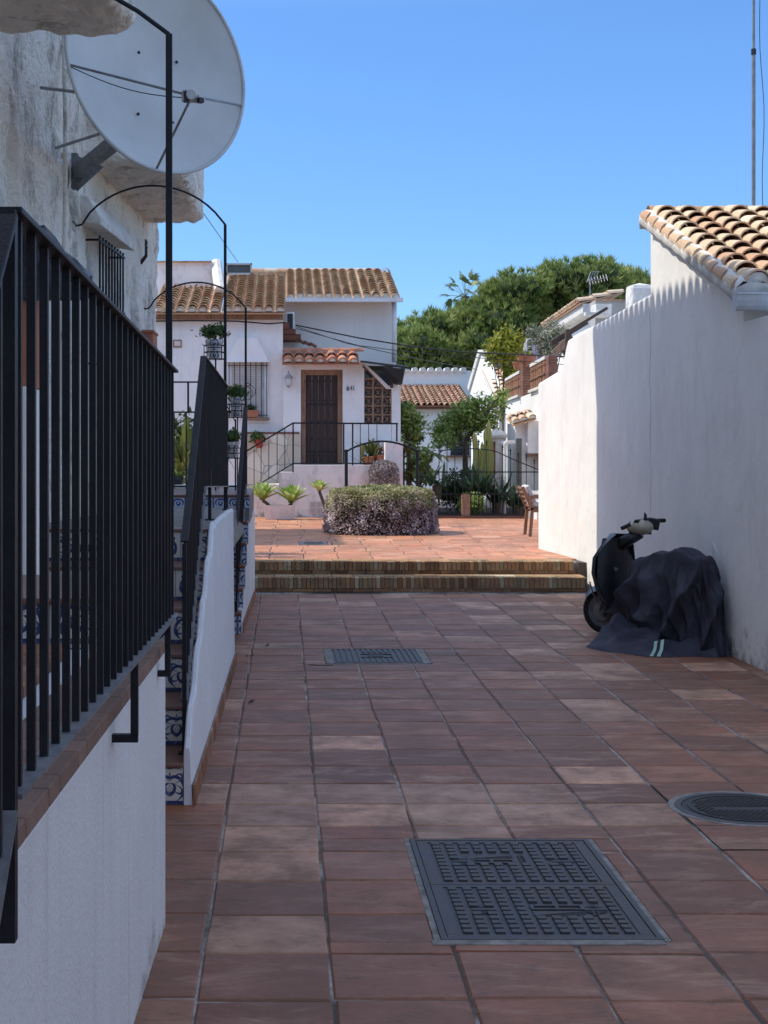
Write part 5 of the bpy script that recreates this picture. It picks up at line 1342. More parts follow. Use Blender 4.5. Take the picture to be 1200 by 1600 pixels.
w = MB(); fbox(w, 824, 858, 709, 713.5, Yv-.25, Yv-.27, Yv-.002); w.build('box_trim', M['nosing'], t)
w = MB(); fbox(w, 806.5, 815, 685, 766, Yv, Yv-.015, Yv-.001); w.build('door', M['slate'], t)
w = MB(); tiles(w, (XX(800,Yv-.3), Yv-.38, ZZ(664,Yv-.4)), (1,.0,.28), .52, (-.1,1,.30), .55, .20, .32, .09, mortar_m=1, seg=6); w.build('porch_roof', [M['rooftile'], M['limewash']], t)
w = MB(); fbox(w, 797, 806, 665, 690, 33., 33, 33.05); wi = w.build('window', M['glass'], t)
w = MB(); 
for x in (797,801.5,806): w.tube([P(x,664,32.9),P(x,690,32.9)], .012, 4)
for z in (672,680,690): w.tube([P(794,z,32.9),P(806,z,32.9)], .012, 4)
w.build('grille', M['white_pvc'], wi)
t5 = thing('curved_end_wall', (XX(792,31),31,PZ), 'low white rounded wall end in front of the terraced house', 'wall')
w = MB(); Ye = 30.9; 
w.prism([(XX(787,Ye),Ye,PZ-.05),(XX(792,Ye),Ye,PZ-.05),(XX(792,Ye),Ye,ZZ(698,Ye)),(XX(794,Ye),Ye,ZZ(694,Ye)),(XX(805,Ye),Ye,ZZ(694,Ye)),(XX(805,Ye),Ye,ZZ(688.5,Ye)),(XX(792,Ye),Ye,ZZ(688.5,Ye)),(XX(788,Ye),Ye,ZZ(692,Ye))], (0,.7,0)); w.build('wall', M['limewash'], t5, fixn=True, bevel=.015)
w = MB(); Yl = 28.9; w.box(XX(828,Yl), XX(880,Yl), Yl+.3, Yl+.5, PZ-.05, ZZ(768,Yl)); w.box(XX(836,Yl), XX(880,Yl), Yl-.2, Yl+.297, PZ-.05, PZ+.35); 
tag(w.build('low_garden_wall', M['wall_far']), 'low white garden wall right behind the wooden chair', 'wall')
# upper house with balustrade shadows, wall, chimney
t = thing('upper_house', (8,38,2), 'upper grey-walled house with tiled eave behind the roof terrace', 'house')
ux = lambda Y: 7.05+.061*(Y-34)
y1_, y2_ = 33.6, 41.7; zu1 = ZZ(474,y1_)-.1; zu2 = zu1
def upx(px, Y): return XX(px,Y)
a0 = P(928,473,34.); a1 = P(865,512,42.)
w = MB(); w.prism([(a0.x,a0.y,1),(a1.x,a1.y,1),(a1.x,a1.y,a1.z-.12),(a0.x,a0.y,a0.z-.12)], (4,0,0)); w.build('wall', M['wall_far'], t, fixn=True)
w = MB(); w.hexa([a0+Vector((-.25,0,-.22)),a0+Vector((.1,0,-.22)),a1+Vector((.1,0,-.22)),a1+Vector((-.25,0,-.22)),a0+Vector((-.25,0,-.02)),a0+Vector((.1,0,-.02)),a1+Vector((.1,0,-.02)),a1+Vector((-.25,0,-.02))]); w.build('fascia', M['limewash'], t)
w = MB(); dd = a0-a1; tiles(w, a1+Vector((-.32,0,.0)), dd, dd.length, (1,0,.25), 1.0, .24, .35, .10, seg=6, pan=True); w.build('roof_tiles', M['rooftile'], t)
w = MB(); Yk = 33.; fbox(w, 930, 1012, 470, 560, Yk, Yk, Yk+.6); w.build('grey_upper_wall', M['grey_render'], t)
w = MB(); 
for i in range(10): w.rbox((XX(931,Yk)+.06+i*.12, Yk+.2, ZZ(469,Yk)), (.125,.5,.03), Matrix.Rotation(-.05,3,'Y'))
w.build('coping_tile', M['rooftile_far'], t)
w = MB(); fbox(w, 924, 948, 478, 497, 32.9, 32.4, 32.95); fbox(w, 912, 947, 489, 494, 32.4, 32.2, 32.39); w.build('white_hood', M['limewash'], t)
mb = MB(); cx0, cx1 = XX(986,32), XX(1022,32); z0, z1 = ZZ(500,32), ZZ(440,32); rows = []
for i in range(13):
    z = z0+(z1-z0)*i/12; rr_ = []
    for j in range(25):
        a = 2*math.pi*j/24; ex = math.copysign(abs(math.cos(a))**.35, math.cos(a)); ey = math.copysign(abs(math.sin(a))**.35, math.sin(a)); k = (1 if i < 11 else (.93 if i == 11 else .0))
        nn = noise.noise(Vector((ex*3,ey*3,z*6)))*.03
        rr_.append(Vector(((cx0+cx1)/2+ex*((cx1-cx0)/2*k+nn), 32.3+ey*(.3*k+nn), z)))
    rows.append(rr_)
mb.grid(rows, 0, .5); mb.build('chimney', M['limewash'], t)
# pergola timbers on the terrace
t = thing('timber_pergola', (6,31,3), 'brown timber pergola struts above the roof terrace', 'pergola')
Yt = 31.5
w = MB(); w.rbox((P(866,552,Yt)+P(892,528,Yt))/2, ((P(892,528,Yt)-P(862,556,Yt)).length,.08,.14), (P(892,528,Yt)-P(866,552,Yt)).to_track_quat('X','Z').to_matrix()); w.build('rafter', M['frame_wood'], t)
w = MB(); w.tube([P(888,515,Yt),P(888,570,Yt)], .06, 4, square=True); w.tube([P(878,546,Yt),P(888,560,Yt)], .03, 4, square=True); w.build('post', M['timber'], t)
w = MB(); w.rbox(P(890,522,31.9), (.9,.1,.05), Matrix.Rotation(-.55,3,'Y')); w.rbox(P(905,508,31.9), (1.4,.1,.06), Matrix.Rotation(-.55,3,'Y')); w.build('beam', M['timber'], t)
# terrace things
t = thing('folded_sunbed', tuple(P(829,565,34.5)), 'white-framed folded sunbed upright on the terrace', 'sunbed')
w = MB(); Ys = 34.5; w.tube([P(822.5,566,Ys),P(822.5,535,Ys),P(824,530.5,Ys),P(828,529,Ys),P(831,530.5,Ys),P(832.5,535,Ys),P(834.5,566,Ys)], .022, 8)
w.tube([P(818,566,Ys+.1),P(820,536,Ys+.1)], .02, 6); w.tube([P(825,541,Ys),P(831,541,Ys)], .012, 6); w.tube([P(825,549,Ys),P(832,549,Ys)], .012, 6); w.build('frame', M['white_pvc'], t)
M['stripe'] = None
tm = NT('striped_fabric'); sx = tm.N('ShaderNodeSeparateXYZ'); tm.L(tm.co(), sx.inputs[0]); f_ = tm.math('GREATER_THAN', tm.math('FRACT', tm.math('MULTIPLY', sx.outputs[0], 16.)), .55)
M['stripe'] = tm.fin(tm.mix(f_, (.72,.68,.76), (.30,.24,.42)), .9)
w = MB(); w.grid([[P(833+i*1.6+.4*math.sin(j), 540+j*4.6-(i*.5), Ys-.1+.03*math.sin(i*1.7)) for j in range(7)] for i in range(7)]); w.grid([[P(833+i*1.6+.4*math.sin(j), 540+j*4.6-(i*.5), Ys-.08+.03*math.sin(i*1.7)) for j in range(7)] for i in range(7)], flip=True)
o = w.build('striped_towel', M['stripe'], smooth=True); tag(o, 'purple and white striped towel hanging beside the sunbed', 'towel')
for (px, py, r, lab) in ((808,574,.11,'orange terracotta pot, leftmost on the reed-screened parapet'),(815,563,.12,'orange terracotta pot, second along the parapet'),(826,569,.17,'widest orange terracotta pot, on the brick pillar')):
    c_ = P(px,py+3,34.2); tt = thing('terracotta_pot', tuple(c_), lab, 'flower pot'); pot(tuple(c_), r, r*1.5, None).build('pot', M['terra'], tt)
    w = MB(); [sword(w, c_+Vector((0,0,r*1.3)), (U(-1,1),U(-1,1),U(.4,1.4)), r*1.6, .04, .3) for _ in range(14)]; w.build('leaves', M['banana'], tt)
bush(855,535,34.5,.35,.35,.35,3800,.09,'silver','silvery olive bush growing over the roof terrace','olive_bush','bush', .3, extra=((838,522,.28,.25),(870,525,.28,.28),(855,548,.35,.25),(845,540,.3,.25),(875,545,.25,.25),(862,510,.2,.22)))
bush(785,545,41.,.4,.4,.4,2600,.13,'yellow','yellow-green bush in front of the pines','yellow_bush','bush', .5, extra=((770,560,.25,.25),(800,540,.35,.4),(790,525,.25,.25),(775,548,.3,.3),(797,578,.25,.4)))
t = thing('tv_aerial', tuple(P(922,475,36.)), 'television aerial on a thin mast in front of the pine crowns', 'aerial'); Yz = 36.
w = MB(); w.tube([P(922,490,Yz),P(922,432,Yz)], .018, 6); w.build('mast', M['steel'], t)
w = MB(); w.tube([P(916,441,Yz),P(950,433,Yz)], .009, 5)
for i in range(7): c_ = P(921+i*4.5,440-i*1.1,Yz); w.tube([c_+Vector((0,-.1,-.09)),c_+Vector((0,.1,.09))], .006, 4)
for i in range(4): w.tube([P(917+i*4,441-i*.5,Yz),P(923+i*4,425-i*.5,Yz)], .010, 4)
w.tube([P(917,441,Yz),P(930,440,Yz)], .01, 4); w.tube([P(923,425,Yz),P(936,424,Yz)], .008, 4)
w.build('aerial_head', M['steel'], t)
# ---------------------------------------------------------------- pines and palm
def tuftmesh(lobes, n, mb, L=.34, w_=.032, nd=11):
    fn = lobe_fn(lobes, .28, .16)
    for _ in range(n):
        p, d, rr = fn(); ax = (d*.5+Vector((U(-.35,.35),U(-.35,.35),.75))).normalized()
        for k in range(nd):
            e_ = (ax*U(.5,1.1) + Vector((U(-1,1),U(-1,1),U(-.6,1)))*.62).normalized(); s_ = e_.cross(Vector((U(-1,1),U(-1,1),U(-1,1)))).normalized()*w_
            q = L*U(.6,1.2); mb.face([p-s_, p+s_, p+e_*q], 0, min(1,max(0,rr+U(-.15,.15))))
def pine(px, Y, zb, lobes, n, lab, mt='pine'):
    base = Vector((XX(px,Y),Y,zb)); t = thing('pine_tree', tuple(base), lab, 'tree', 'pines behind the village')
    lb = [(XX(a,Y)+0, Y+dy, ZZ(b_,Y), r, r*.9, r*hh) for (a,b_,r,hh,dy) in lobes]
    mb = MB(); tuftmesh(lb, int(n*1.35), mb); cr = mb.build('crown', M[mt], t)
    cb = MB()
    for l in lb:
        rows = []
        for i in range(9):
            th = math.pi*i/8; rows.append([Vector((l[0]+l[3]*.66*math.sin(th)*math.cos(2*math.pi*j/14)*(1+.25*noise.noise(Vector((i,j,l[0])))), l[1]+l[4]*.66*math.sin(th)*math.sin(2*math.pi*j/14), l[2]+l[5]*.66*math.cos(th))) for j in range(15)])
        cb.grid(rows, 0, .5)
    cb.build('inner_twigs', M['pine_core'], cr, smooth=True)
    w = MB(); tp_ = Vector((base.x+.4, Y, max(l[2] for l in lb)-1)); w.tube([base, (base+tp_)/2+Vector((.2,0,0)), tp_], [.32,.24,.12], 8)
    for l in lb[::2]: w.tube([(base+tp_)/2, Vector(l[:3])], [.12,.05], 6)
    w.build('trunk', M['bark'], t)
def rl(x0, x1, ytop, ybot, n, r0, r1, hh=.62):
    out = []
    for i in range(n):
        px = U(x0,x1); yt = ytop(px); out.append((px, U(yt+14, ybot), U(r0,r1), hh, U(-1.6,1.2)))
    k = x0
    while k <= x1: out.append((k+U(-4,4), ytop(k)+24+U(-3,5), U(.75,1.05)*r0/.9, hh, U(-.8,.8))); k += 17
    return out
random.seed(12)
pine(660, 66, -2, rl(628,692, lambda x: 532-(x-618)*.75 if x < 668 else 487, 580, 22, .9,1.3), 2500, 'lowest pine crown, at the left end of the tree belt', 'pine')
pine(715, 70, -2, rl(680,752, lambda x: 493-(x-680)*.05, 575, 24, 1.,1.4), 2700, 'broad pine crown directly below the palm', 'pine2')
pine(775, 67, -2, rl(745,808, lambda x: 478-(x-745)*.70, 570, 24, 1.,1.4), 2900, 'pine crown where the treetops begin to climb right of the palm', 'pine')
pine(835, 72, -2, rl(792,868, lambda x: 440-(x-792)*.22, 560, 26, 1.1,1.5), 3000, 'tall pine crown left of the television aerial', 'pine2')
pine(905, 68, -2, rl(862,948, lambda x: 420+2*math.sin(x*.1), 520, 26, 1.1,1.5), 3000, 'tallest pine crown behind the television aerial', 'pine')
pine(980, 71, -2, rl(942,1040, lambda x: 417+(x-942)*.10, 510, 22, 1.,1.4), 2600, 'pine crown beside the right-hand gable', 'pine2')
pine(640, 90, -2, rl(600,668, lambda x: 540, 590, 16, 1.1,1.4), 1500, 'distant low pine showing just right of the white house', 'pine2')
t = thing('palm_tree', (XX(728,78),78,-2), 'fan palm rising alone above the pine belt', 'palm')
c_ = P(727,463,78); w = MB(); w.tube([(c_.x+.1,78,-2),(c_.x+.05,78,6),c_], [.28,.2,.2], 8); w.build('trunk', M['bark'], t)
fr = MB()
for i in range(22):
    a = i*2.4; el = -.80+2.2*(i/22); d_ = Vector((math.cos(a)*math.cos(el), math.sin(a)*math.cos(el), math.sin(el))); L = U(.75,1.05)
    hub = c_ + d_*L; 
    s_ = d_.cross(Vector((0,0,1))); s_ = s_.normalized() if s_.length > .05 else Vector((1,0,0)); up_ = s_.cross(d_).normalized(); an_ = U(-.9,.9); s_, up_ = s_*math.cos(an_)+up_*math.sin(an_), up_*math.cos(an_)-s_*math.sin(an_); rr = .25+.6*max(0,el/1.4)+U(-.1,.2)
    fr.tube([c_, hub], .012, 4, r=rr)
    for k in range(17):
        b_ = (-1.35+2.7*k/16); e_ = (d_*math.cos(b_)+s_*math.sin(b_)); q = U(.52,.7)*(1-.25*abs(b_)/1.35); wv = e_.cross(up_).normalized()*.034
        m1 = hub+e_*q*.6+up_*.03; tip = hub+e_*q-Vector((0,0,U(.10,.28)*q))
        fr.face([hub, m1+wv, tip, m1-wv], 0, min(1,max(0,rr)))
fr.build('fronds', M['palm'], t)
random.seed(33)
# shaggy grey skirt
# ---------------------------------------------------------------- wires
def wire(name, lab, pts, r=.008, sag=.0):
    mb = MB(); out = []
    for a, b_ in zip(pts[:-1], pts[1:]):
        for i in range(12):
            s_ = i/12; p = a.lerp(b_, s_); p = p - Vector((0,0,sag*4*s_*(1-s_))); out.append(p)
    out.append(pts[-1]); mb.tube(out, r, 5); o = mb.build(name, M['wire']); tag(o, lab, 'cable', 'overhead cables'); return o
wire('overhead_cable', 'thickest black cable sagging from the white house to the terraced house', [P(462,508,30.9), P(560,528,31.), P(640,541,31.2), P(720,550,31.5), P(900,558,31.)], .016)
wire('overhead_cable', 'middle thin cable between the white house and the terraces', [P(462,513,30.9), P(560,540,31.), P(640,550,31.2), P(720,557,31.5), P(900,571,31.5)], .008)
wire('overhead_cable', 'lowest thin cable crossing before the blue-white upper wall', [P(462,510,30.9), P(540,536,31), P(625,555,31.2), P(680,566,36), P(745,577,44)], .008)
wire('eave_cable', 'black cable clipped under the long eave of the white house', [P(236,502,FY-.17), P(300,501,FY-.17), P(370,502,FY-.17), P(420,506,FY-.17), P(446,504,FY-.17)], .016)
wire('sky_wire', 'hair-thin wire against the sky above the skylight', [P(310,322,20.), P(372,410,34)], .006)

# ---------------------------------------------------------------- chair
t = thing('wooden_armchair', (XX(830,23.6),23.6,PZ), 'brown wooden armchair with white cushions at the end of the sunlit wall', 'chair')
Yc_ = 23.6; X0 = XX(822,Yc_)
def cbar(a, b_, w1=.045, h1=.03, name='leg', m='frame_wood'):
    mb = MB(); a = Vector(a); b_ = Vector(b_); d = b_-a; mb.rbox((a+b_)/2, (w1, d.length, h1), d.to_track_quat('Y','X').to_matrix()); return mb.build(name, M[m], t)
# chair faces +x (towards the garden wall), back at left
for yy in (23.35, 23.85):
    cbar((X0+.02,yy,PZ), (X0+.06,yy,PZ+.45), .05,.035); cbar((X0+.42,yy,PZ), (X0+.40,yy,PZ+.62), .045,.03)
    cbar((X0+.06,yy,PZ+.42), (X0-.10,yy,PZ+.78), .05,.035,'back_post'); cbar((X0-.02,yy,PZ+.62), (X0+.46,yy,PZ+.62), .05,.03,'armrest'); cbar((X0+.06,yy,PZ+.40), (X0+.42,yy,PZ+.40), .04,.03,'seat_rail')
for k in range(5): cbar((X0+.04-k*.032,23.36,PZ+.48+k*.07), (X0+.04-k*.032,23.84,PZ+.48+k*.07), .03,.02,'back_slat')
mb = MB(); mb.box(X0+.06,X0+.42,23.38,23.82,PZ+.42,PZ+.46); mb.build('seat', M['frame_wood'], t)
mb = MB(); mb.rbox((X0+.25,23.6,PZ+.50), (.36,.42,.07), Matrix.Identity(3)); mb.rbox((X0+.045,23.6,PZ+.66), (.07,.42,.30), Matrix.Rotation(-.42,3,'Y')); mb.build('cushion', M['canvas'], t, bevel=.02)

# ---------------------------------------------------------------- scooter under its cover
SF = Vector((2.97, 14.0, 0)); ax = Vector((.41,-.912,0)).normalized(); lt_ = Vector((ax.y, -ax.x, 0))   # ax: towards rear, lt_: towards the left (camera side)
if lt_.x > 0: lt_ = -lt_
def sp(a, l, z): return SF + ax*a + lt_*l + Vector((0,0,z))
t = thing('motor_scooter', tuple(SF), 'dark motor scooter with cream headlight cowl, half hidden by its cover against the wall', 'scooter')
# front wheel, turned left
wc = Vector((2.985, 13.92, .215)); wd = Vector((-.72,.70,0)).normalized(); wn_ = Vector((wd.y,-wd.x,0))
def wheel_ring(mb, c, n_, prof, seg=36, r=None):
    n_ = Vector(n_).normalized(); u_ = Vector((0,0,1)); v_ = n_.cross(u_)
    rows = []
    for (q, h) in prof: rows.append([c + (u_*math.cos(2*math.pi*j/seg)+v_*math.sin(2*math.pi*j/seg))*q + n_*h for j in range(seg+1)])
    mb.grid(rows, 0, r if r is not None else .5)
wh = thing('front_wheel', tuple(wc), None, None); wh.parent = t; wh.location = wc - t.location
for k in ('label','category'): 
    if k in wh: del wh[k]
mb = MB(); wheel_ring(mb, wc, wn_, [(.15,-.045),(.19,-.055),(.208,-.04),(.215,0),(.208,.04),(.19,.055),(.15,.045)]); mb.build('tyre', M['rubber'], wh, smooth=True)
mb = MB(); wheel_ring(mb, wc, wn_, [(.03,-.03),(.155,-.04),(.155,.04),(.03,.03)])
mb.build('rim', M['iron_grey'], wh)
mb = MB()
for k in range(5):
    a = k*2*math.pi/5; u_ = Vector((0,0,1)); v_ = wn_.cross(u_); d_ = u_*math.cos(a)+v_*math.sin(a); mb.tube([wc+d_*.03, wc+d_*.155], [.02,.013], 6)
wheel_ring(mb, wc-wn_*.05, wn_, [(.02,.0),(.09,.0),(.09,-.006),(.02,-.006)]); mb.build('brake_disc', M['steel'], wh)
mb = MB()
for s_ in (-1,1): mb.tube([wc+wn_*s_*.075, wc+wn_*s_*.08+Vector((.05,-.05,.20)), wc+wn_*s_*.05+Vector((.10,-.12,.42))], [.018,.022,.03], 8)
mb.rbox(wc+wn_*-.09+Vector((.04,-.02,.0)), (.05,.05,.09), Matrix.Rotation(.5,3,'Y'))
mb.build('fork', M['iron_grey'], t, smooth=True)
mb = MB(); rows = []
for i in range(13):
    a = -.9+1.9*i/12; d_ = wd*math.sin(-a)*-1+Vector((0,0,1))*math.cos(a); q = .250
    rows.append([wc + (wd*math.sin(a)*1+Vector((0,0,1))*math.cos(a))*(q-.02*abs(j-3)) + wn_*(.024*(j-3)) for j in range(7)])
mb.grid(rows); mb.grid([[p*1-Vector((0,0,.006)) for p in r_] for r_ in rows], flip=True); mb.build('front_fender', M['scooter'], t, smooth=True)
# leg shield: curved double shell
mb = MB(); rows = []; prof = [(.10,.22,.05),(.14,.30,.16),(.10,.42,.22),(.05,.58,.235),(.05,.72,.22),(.10,.83,.17),(.14,.90,.12),(.155,.94,.07)]
def shell(off):
    rows = []
    for (a, z, hw_) in prof:
        rows.append([sp(a+.10*(abs(j-8)/8)**2*1.2+off, hw_*(j-8)/8, z) for j in range(17)])
    return rows
A_ = shell(0); B_ = shell(.05); mb.grid(A_, 0, .5); mb.grid(B_, 0, .5, flip=True)
for k in (0, -1): mb.grid([A_[k], B_[k]], 0, .5)
for j in (0, -1): mb.grid([[r_[j] for r_ in A_], [r_[j] for r_ in B_]], 0, .5)
leg = mb.build('leg_shield', M['scooter'], t, smooth=True, fixn=True)
mb = MB(); mb.tube([sp(.17,.165,.30), sp(.165,.215,.40), sp(.15,.238,.50)], .007, 6); mb.build('trim', M['chrome'], leg)
mb = MB(); rows = []      # inner storage panel
for (a, z, hw_) in ((.30,.25,.16),(.26,.45,.20),(.27,.70,.20),(.25,.90,.13)): rows.append([sp(a-.05*(abs(j-5)/5)**2, hw_*(j-5)/5, z) for j in range(11)])
mb.grid(rows); mb.build('inner_panel', M['black'], t, smooth=True)
# floorboard
mb = MB(); mb.rbox(sp(.52,0,.26), (.26,.5,.08), Matrix(((lt_.x,ax.x,0),(lt_.y,ax.y,0),(0,0,1)))); mb.build('floorboard', M['black'], t, bevel=.02)
# steering column, cowl, bars (turned left)
st_d = Vector((-.72,.70,0)); st_n = Vector((.70,.72,0))   # bar direction
hc_ = P(1001,833,13.72)
mb = MB(); mb.tube([sp(.16,0,.80), hc_+Vector((0,0,.0))], [.07,.05], 10); mb.build('steering_column', M['black'], t, smooth=True)
mb = MB(); rows = []
for i in range(11):
    th = math.pi*i/10; rows.append([hc_ + st_d*(.12*math.cos(th)) + (st_n*.10*math.sin(th)*math.cos(2*math.pi*j/16)) + Vector((0,0,.055+.075*math.sin(th)*math.sin(2*math.pi*j/16))) for j in range(17)])
mb.grid(rows); mb.build('headlight_cowl', M['cream'], t, smooth=True)
mb = MB(); wheel_ring(mb, hc_+st_d*.105+Vector((0,0,.05)), st_d, [(.0,.02),(.04,.018),(.055,0)], 20); mb.build('headlight', M['glass'], t, smooth=True)
mb = MB(); hb = hc_+Vector((0,0,.10))
mb.tube([hb-st_n*.08, hb+st_n*.05, hb+Vector((.10,0.05,.015)), hb+Vector((.19,.10,.01))], [.03,.035,.03,.018], 8)
mb.rbox(hb+Vector((.13,.05,-.02)), (.10,.07,.10), Matrix.Rotation(.2,3,'Y')); mb.rbox(hb+Vector((.03,.0,-.05)), (.12,.10,.12), Matrix.Identity(3))
hbo = mb.build('handlebar', M['black'], t, smooth=False, bevel=.008)
mb = MB(); mb.tube([hb+Vector((.18,.095,.01)), hb+Vector((.255,.13,.01))], .019, 10); mb.build('grip', M['rubber'], hbo)
mb = MB(); mb.tube([hb+Vector((-.20,-.12,-.05)), hb+Vector((-.12,-.08,-.02))], .019, 10); mb.build('grip', M['rubber'], hbo)
mb = MB(); mb.prism([hb+Vector((.01,-.05,-.03)), hb+Vector((.05,-.05,.0)), hb+Vector((.045,-.05,.07)), hb+Vector((.025,-.05,.095))], (0,.02,0)); mb.build('brake_lever', M['black'], hbo)
# rear body hidden under the cover (shape for side views)
mb = MB(); wheel_ring(mb, sp(1.28,0,.22), lt_, [(.15,-.05),(.2,-.05),(.22,0),(.2,.05),(.15,.05)]); mb.build('rear_tyre', M['rubber'], t, smooth=True)
# ---- the cover
tc = thing('scooter_cover', tuple(sp(1.,0,0)), 'crumpled dark blue-black cloth cover draped over the scooter and trailing on the tiles', 'cover')
def smooth(a, b_, x): x = max(0, min(1, (x-a)/(b_-a))); return x*x*(3-2*x)
NP, NQ = 300, 70
rows = []
def topz(a): 
    z = .30 + .46*smooth(.28,.64,a) + .02*math.sin(a*17); z += .09*smooth(.75,1.05,a) - .04*smooth(1.3,1.5,a); return z
def ridge(x, y, z):
    return (1-min(1, abs(noise.noise(Vector((x,y,z))))*2.4))**2
def fold(phi, q, z, amp=1.):
    cx_, sx_ = math.cos(phi), math.sin(phi)
    f0 = .70*ridge(cx_*2.1+q*.9, sx_*2.1-q*.5, q*.55) + .35*ridge(cx_*4.6-q*1.3, sx_*4.6+q, q*1.1+3) + .12*ridge(cx_*10, sx_*10, q*3+7)
    return f0*amp
    f = 0
    for (fr_, ph, am, tw) in ((7, .3, .62, 2.2), (13, 1.1, .40, -2.8), (25, 2.0, .10, 4.5)):
        s_ = math.sin(phi*fr_*.5+ph+tw*q+1.8*noise.noise(Vector((phi*1.3,q*1.2,fr_)))); f += am*(1-abs(s_))**2.2 if fr_ < 20 else am*s_
    return f*amp
for j in range(NQ+1):
    q = j/NQ; row = []
    for i in range(NP+1):
        phi = 2*math.pi*i/NP; c_, s_ = math.cos(phi), math.sin(phi)
        e1 = .75; ex = math.copysign(abs(c_)**e1, c_); ey = math.copysign(abs(s_)**e1, s_)
        # q 0..0.3 top cap, 0.3..1 sides
        A0 = .98; hl, hw_ = .69, .22
        tl_, tw_ = .52, .10
        if q < .22: k = q/.22; a = A0+ex*tl_*k; l = ey*tw_*k; dz = 0; g_ = 0
        else:
            g_ = (q-.22)/.78; gg = g_**.62; a = A0+ex*(tl_+(hl-tl_)*gg); l = ey*(tw_+(hw_-tw_)*gg)
        zt_ = topz(a) - .05*(l/.12)**2*(1-g_)*.5
        z = zt_*(1-g_**1.05) if g_ > 0 else zt_
        if 0 < g_ < .12: z = zt_ - zt_*(.12**1.05)*(g_/.12)**1.6
        f = fold(phi, g_, z)-.40; amp = .21*smooth(.0,.45,g_)*(1-.25*smooth(.85,1,g_))
        if s_ < -.3 or lt_.y*0: amp *= .35
        out = ax*ex*.8 + lt_*ey; out = out.normalized() if out.length > .01 else Vector()
        p = sp(a, l, 0) + out*f*amp + Vector((0,0,max(.004, z + (.012*noise.noise(Vector((a*9,l*9,2))) + .02*f*(1-g_)*smooth(.0,.1,q)))))
        if p.x > WX-.02: p.x = WX-.02
        row.append(p)
    rows.append(row)
mb = MB(); mb.grid(rows, 0, .5)
# skirt trailing on the ground towards the lower left of the picture
rows = []; n1, n2 = 60, 18
for i in range(n1+1):
    s_ = i/n1
    base_in = Vector((2.95,13.45,0)).lerp(Vector((3.6,12.75,0)), s_); base_in += Vector((.0,.0,0))
    outer = Vector((2.62,13.0,0)).lerp(Vector((3.62,12.32,0)), s_) + Vector((-.14,-.24,0))*math.sin(math.pi*min(1,s_*1.05)) + Vector((-.02,-.03,0))*math.sin(s_*14)
    row = []
    for j in range(n2+1):
        k = j/n2; p = outer.lerp(base_in + Vector((.18,.05,0))*0, k)
        h = .008+.05*min(1,k*3)*(.5+.9*noise.noise(Vector((s_*5,k*1.6,3)))) + .075*ridge(s_*2.2+k*.4, k*2.1-s_*1.2, 2.)*min(1,k*3) + .14*k*k
        if j in (0,) or i in (0, n1): h = .003
        row.append(Vector((min(p.x,WX-.03), p.y, h*(1 if 0 < i < n1 else .2))))
    rows.append(row)
mb.grid(rows, 0, .5)
mb.build('cloth', M['cloth'], tc, smooth=True, fixn=False)
mb = MB()
for s0 in (.56, .605):
    r1 = []; 
    for s_ in (s0, s0+.022):
        i = s_*n1; i0 = int(i); fr_ = i-i0; r1.append([rows[i0][j].lerp(rows[i0+1][j], fr_)+Vector((-.002,-.003,.006)) for j in range(0,8)])
    mb.grid(r1, 0, .5)
mb.build('reflective_strip', M['reflect'], tc, smooth=True)
mb = MB(); mb.prism([P(1112,880,12.75),P(1119,900,12.7),P(1119,862,12.7),P(1112,846,12.75)], (.012,.0,0)); tag(mb.build('white_board', M['white_pvc'], fixn=True), 'narrow white board standing between scooter cover and wall', 'board')
mb = MB(); mb.lathe([(0,0),(.035,.0),(.045,.018),(.03,.035),(0,.04)], (XX(1124,12.6),12.6,.002), 10); tag(mb.build('pebble', M['pale_stone'], smooth=True), 'single pale pebble at the foot of the right wall', 'stone')
# fallen leaves and a twig
for k, (px, py) in enumerate(((391,1098),(417,1010),(390,1026))):
    Yk_ = 4077.5/(py-CY); c_ = Vector((XX(px,Yk_),Yk_,.006)); mb = MB()
    for q in range(3): 
        a = U(0,6.28); d_ = Vector((math.cos(a),math.sin(a),.12))*U(.03,.045); s_ = Vector((-d_.y,d_.x,.01))*.4; mb.face([c_, c_+d_*.5+s_, c_+d_+Vector((0,0,.012)), c_+d_*.5-s_])
    tag(mb.build('dry_leaf', M['timber']), ['dry leaf scrap nearest the viewer, beside the white flank','dry leaf scrap farthest along, near the small staircase','dry leaf scrap by the skirting, between the other two'][k], 'leaf', 'fallen leaves by the stairs')
mb = MB(); mb.tube([(XX(483,11.9),11.9,.006),(XX(500,11.8),11.8,.014),(XX(520,11.85),11.85,.007)], .004, 5); tag(mb.build('twig', M['bark']), 'thin dark twig lying left of the ribbed drain cover', 'twig')

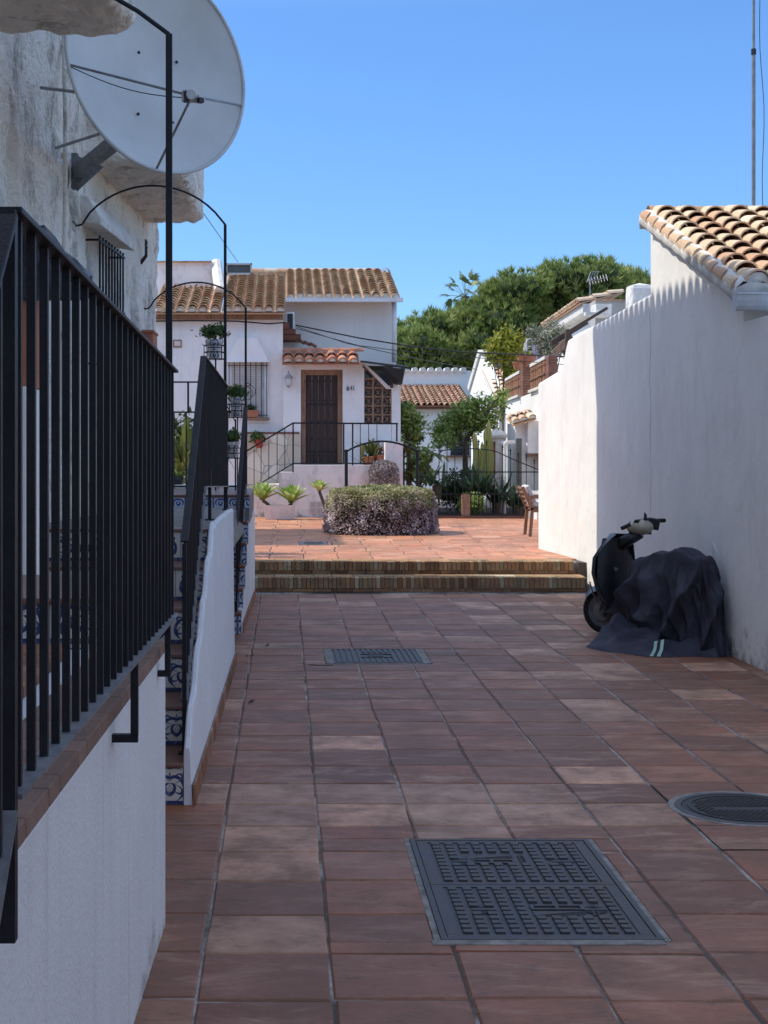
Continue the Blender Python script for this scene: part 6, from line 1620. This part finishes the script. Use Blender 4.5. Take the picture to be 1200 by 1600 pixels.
# ---------------------------------------------------------------- light, sky, camera
EL = math.radians(50); dh = Vector((-1, .2, 0)).normalized()
sun_dir = Vector((dh.x*math.cos(EL), dh.y*math.cos(EL), math.sin(EL)))
sl = bpy.data.lights.new('sun', 'SUN'); sl.energy = 2.0; sl.angle = math.radians(.53); sl.color = (1, .925, .80)
so = bpy.data.objects.new('sun', sl); col.objects.link(so); so.rotation_euler = (-sun_dir).to_track_quat('-Z', 'Y').to_euler()
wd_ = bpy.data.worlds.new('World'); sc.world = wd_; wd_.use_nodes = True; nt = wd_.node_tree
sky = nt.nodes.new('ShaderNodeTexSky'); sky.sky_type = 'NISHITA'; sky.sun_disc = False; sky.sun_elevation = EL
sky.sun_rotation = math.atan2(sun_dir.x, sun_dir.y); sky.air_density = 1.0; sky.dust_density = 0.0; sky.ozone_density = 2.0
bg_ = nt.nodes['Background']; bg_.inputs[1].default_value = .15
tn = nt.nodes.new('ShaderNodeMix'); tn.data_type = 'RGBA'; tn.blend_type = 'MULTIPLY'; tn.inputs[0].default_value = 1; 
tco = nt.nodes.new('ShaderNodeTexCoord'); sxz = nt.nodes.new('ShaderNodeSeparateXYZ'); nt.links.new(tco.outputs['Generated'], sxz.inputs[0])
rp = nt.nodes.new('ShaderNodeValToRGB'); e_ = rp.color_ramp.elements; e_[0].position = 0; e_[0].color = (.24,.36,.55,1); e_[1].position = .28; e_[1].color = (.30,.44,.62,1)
e2 = e_.new(.62); e2.color = (2.15,1.65,1.3,1); nt.links.new(sxz.outputs[2], rp.inputs[0]); nt.links.new(rp.outputs[0], tn.inputs[7])  # zenith tint raised to add fill light in shade, visible low sky darkened
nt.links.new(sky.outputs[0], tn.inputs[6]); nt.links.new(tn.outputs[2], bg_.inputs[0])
cam = bpy.data.cameras.new('camera'); co_ = bpy.data.objects.new('camera', cam); col.objects.link(co_)
co_.location = (0,0,H); co_.rotation_euler = (math.pi/2,0,0); cam.sensor_fit = 'VERTICAL'; cam.sensor_height = 36; cam.lens = F/1600*36
cam.shift_x = 155/1600; cam.shift_y = -103/1600; cam.clip_start = .05; cam.clip_end = 3000
sc.camera = co_
sc.view_settings.view_transform = 'Standard'; sc.view_settings.look = 'None'; sc.view_settings.exposure = 1.05; sc.view_settings.gamma = 1
sc.cycles.max_bounces = 10; sc.cycles.diffuse_bounces = 8
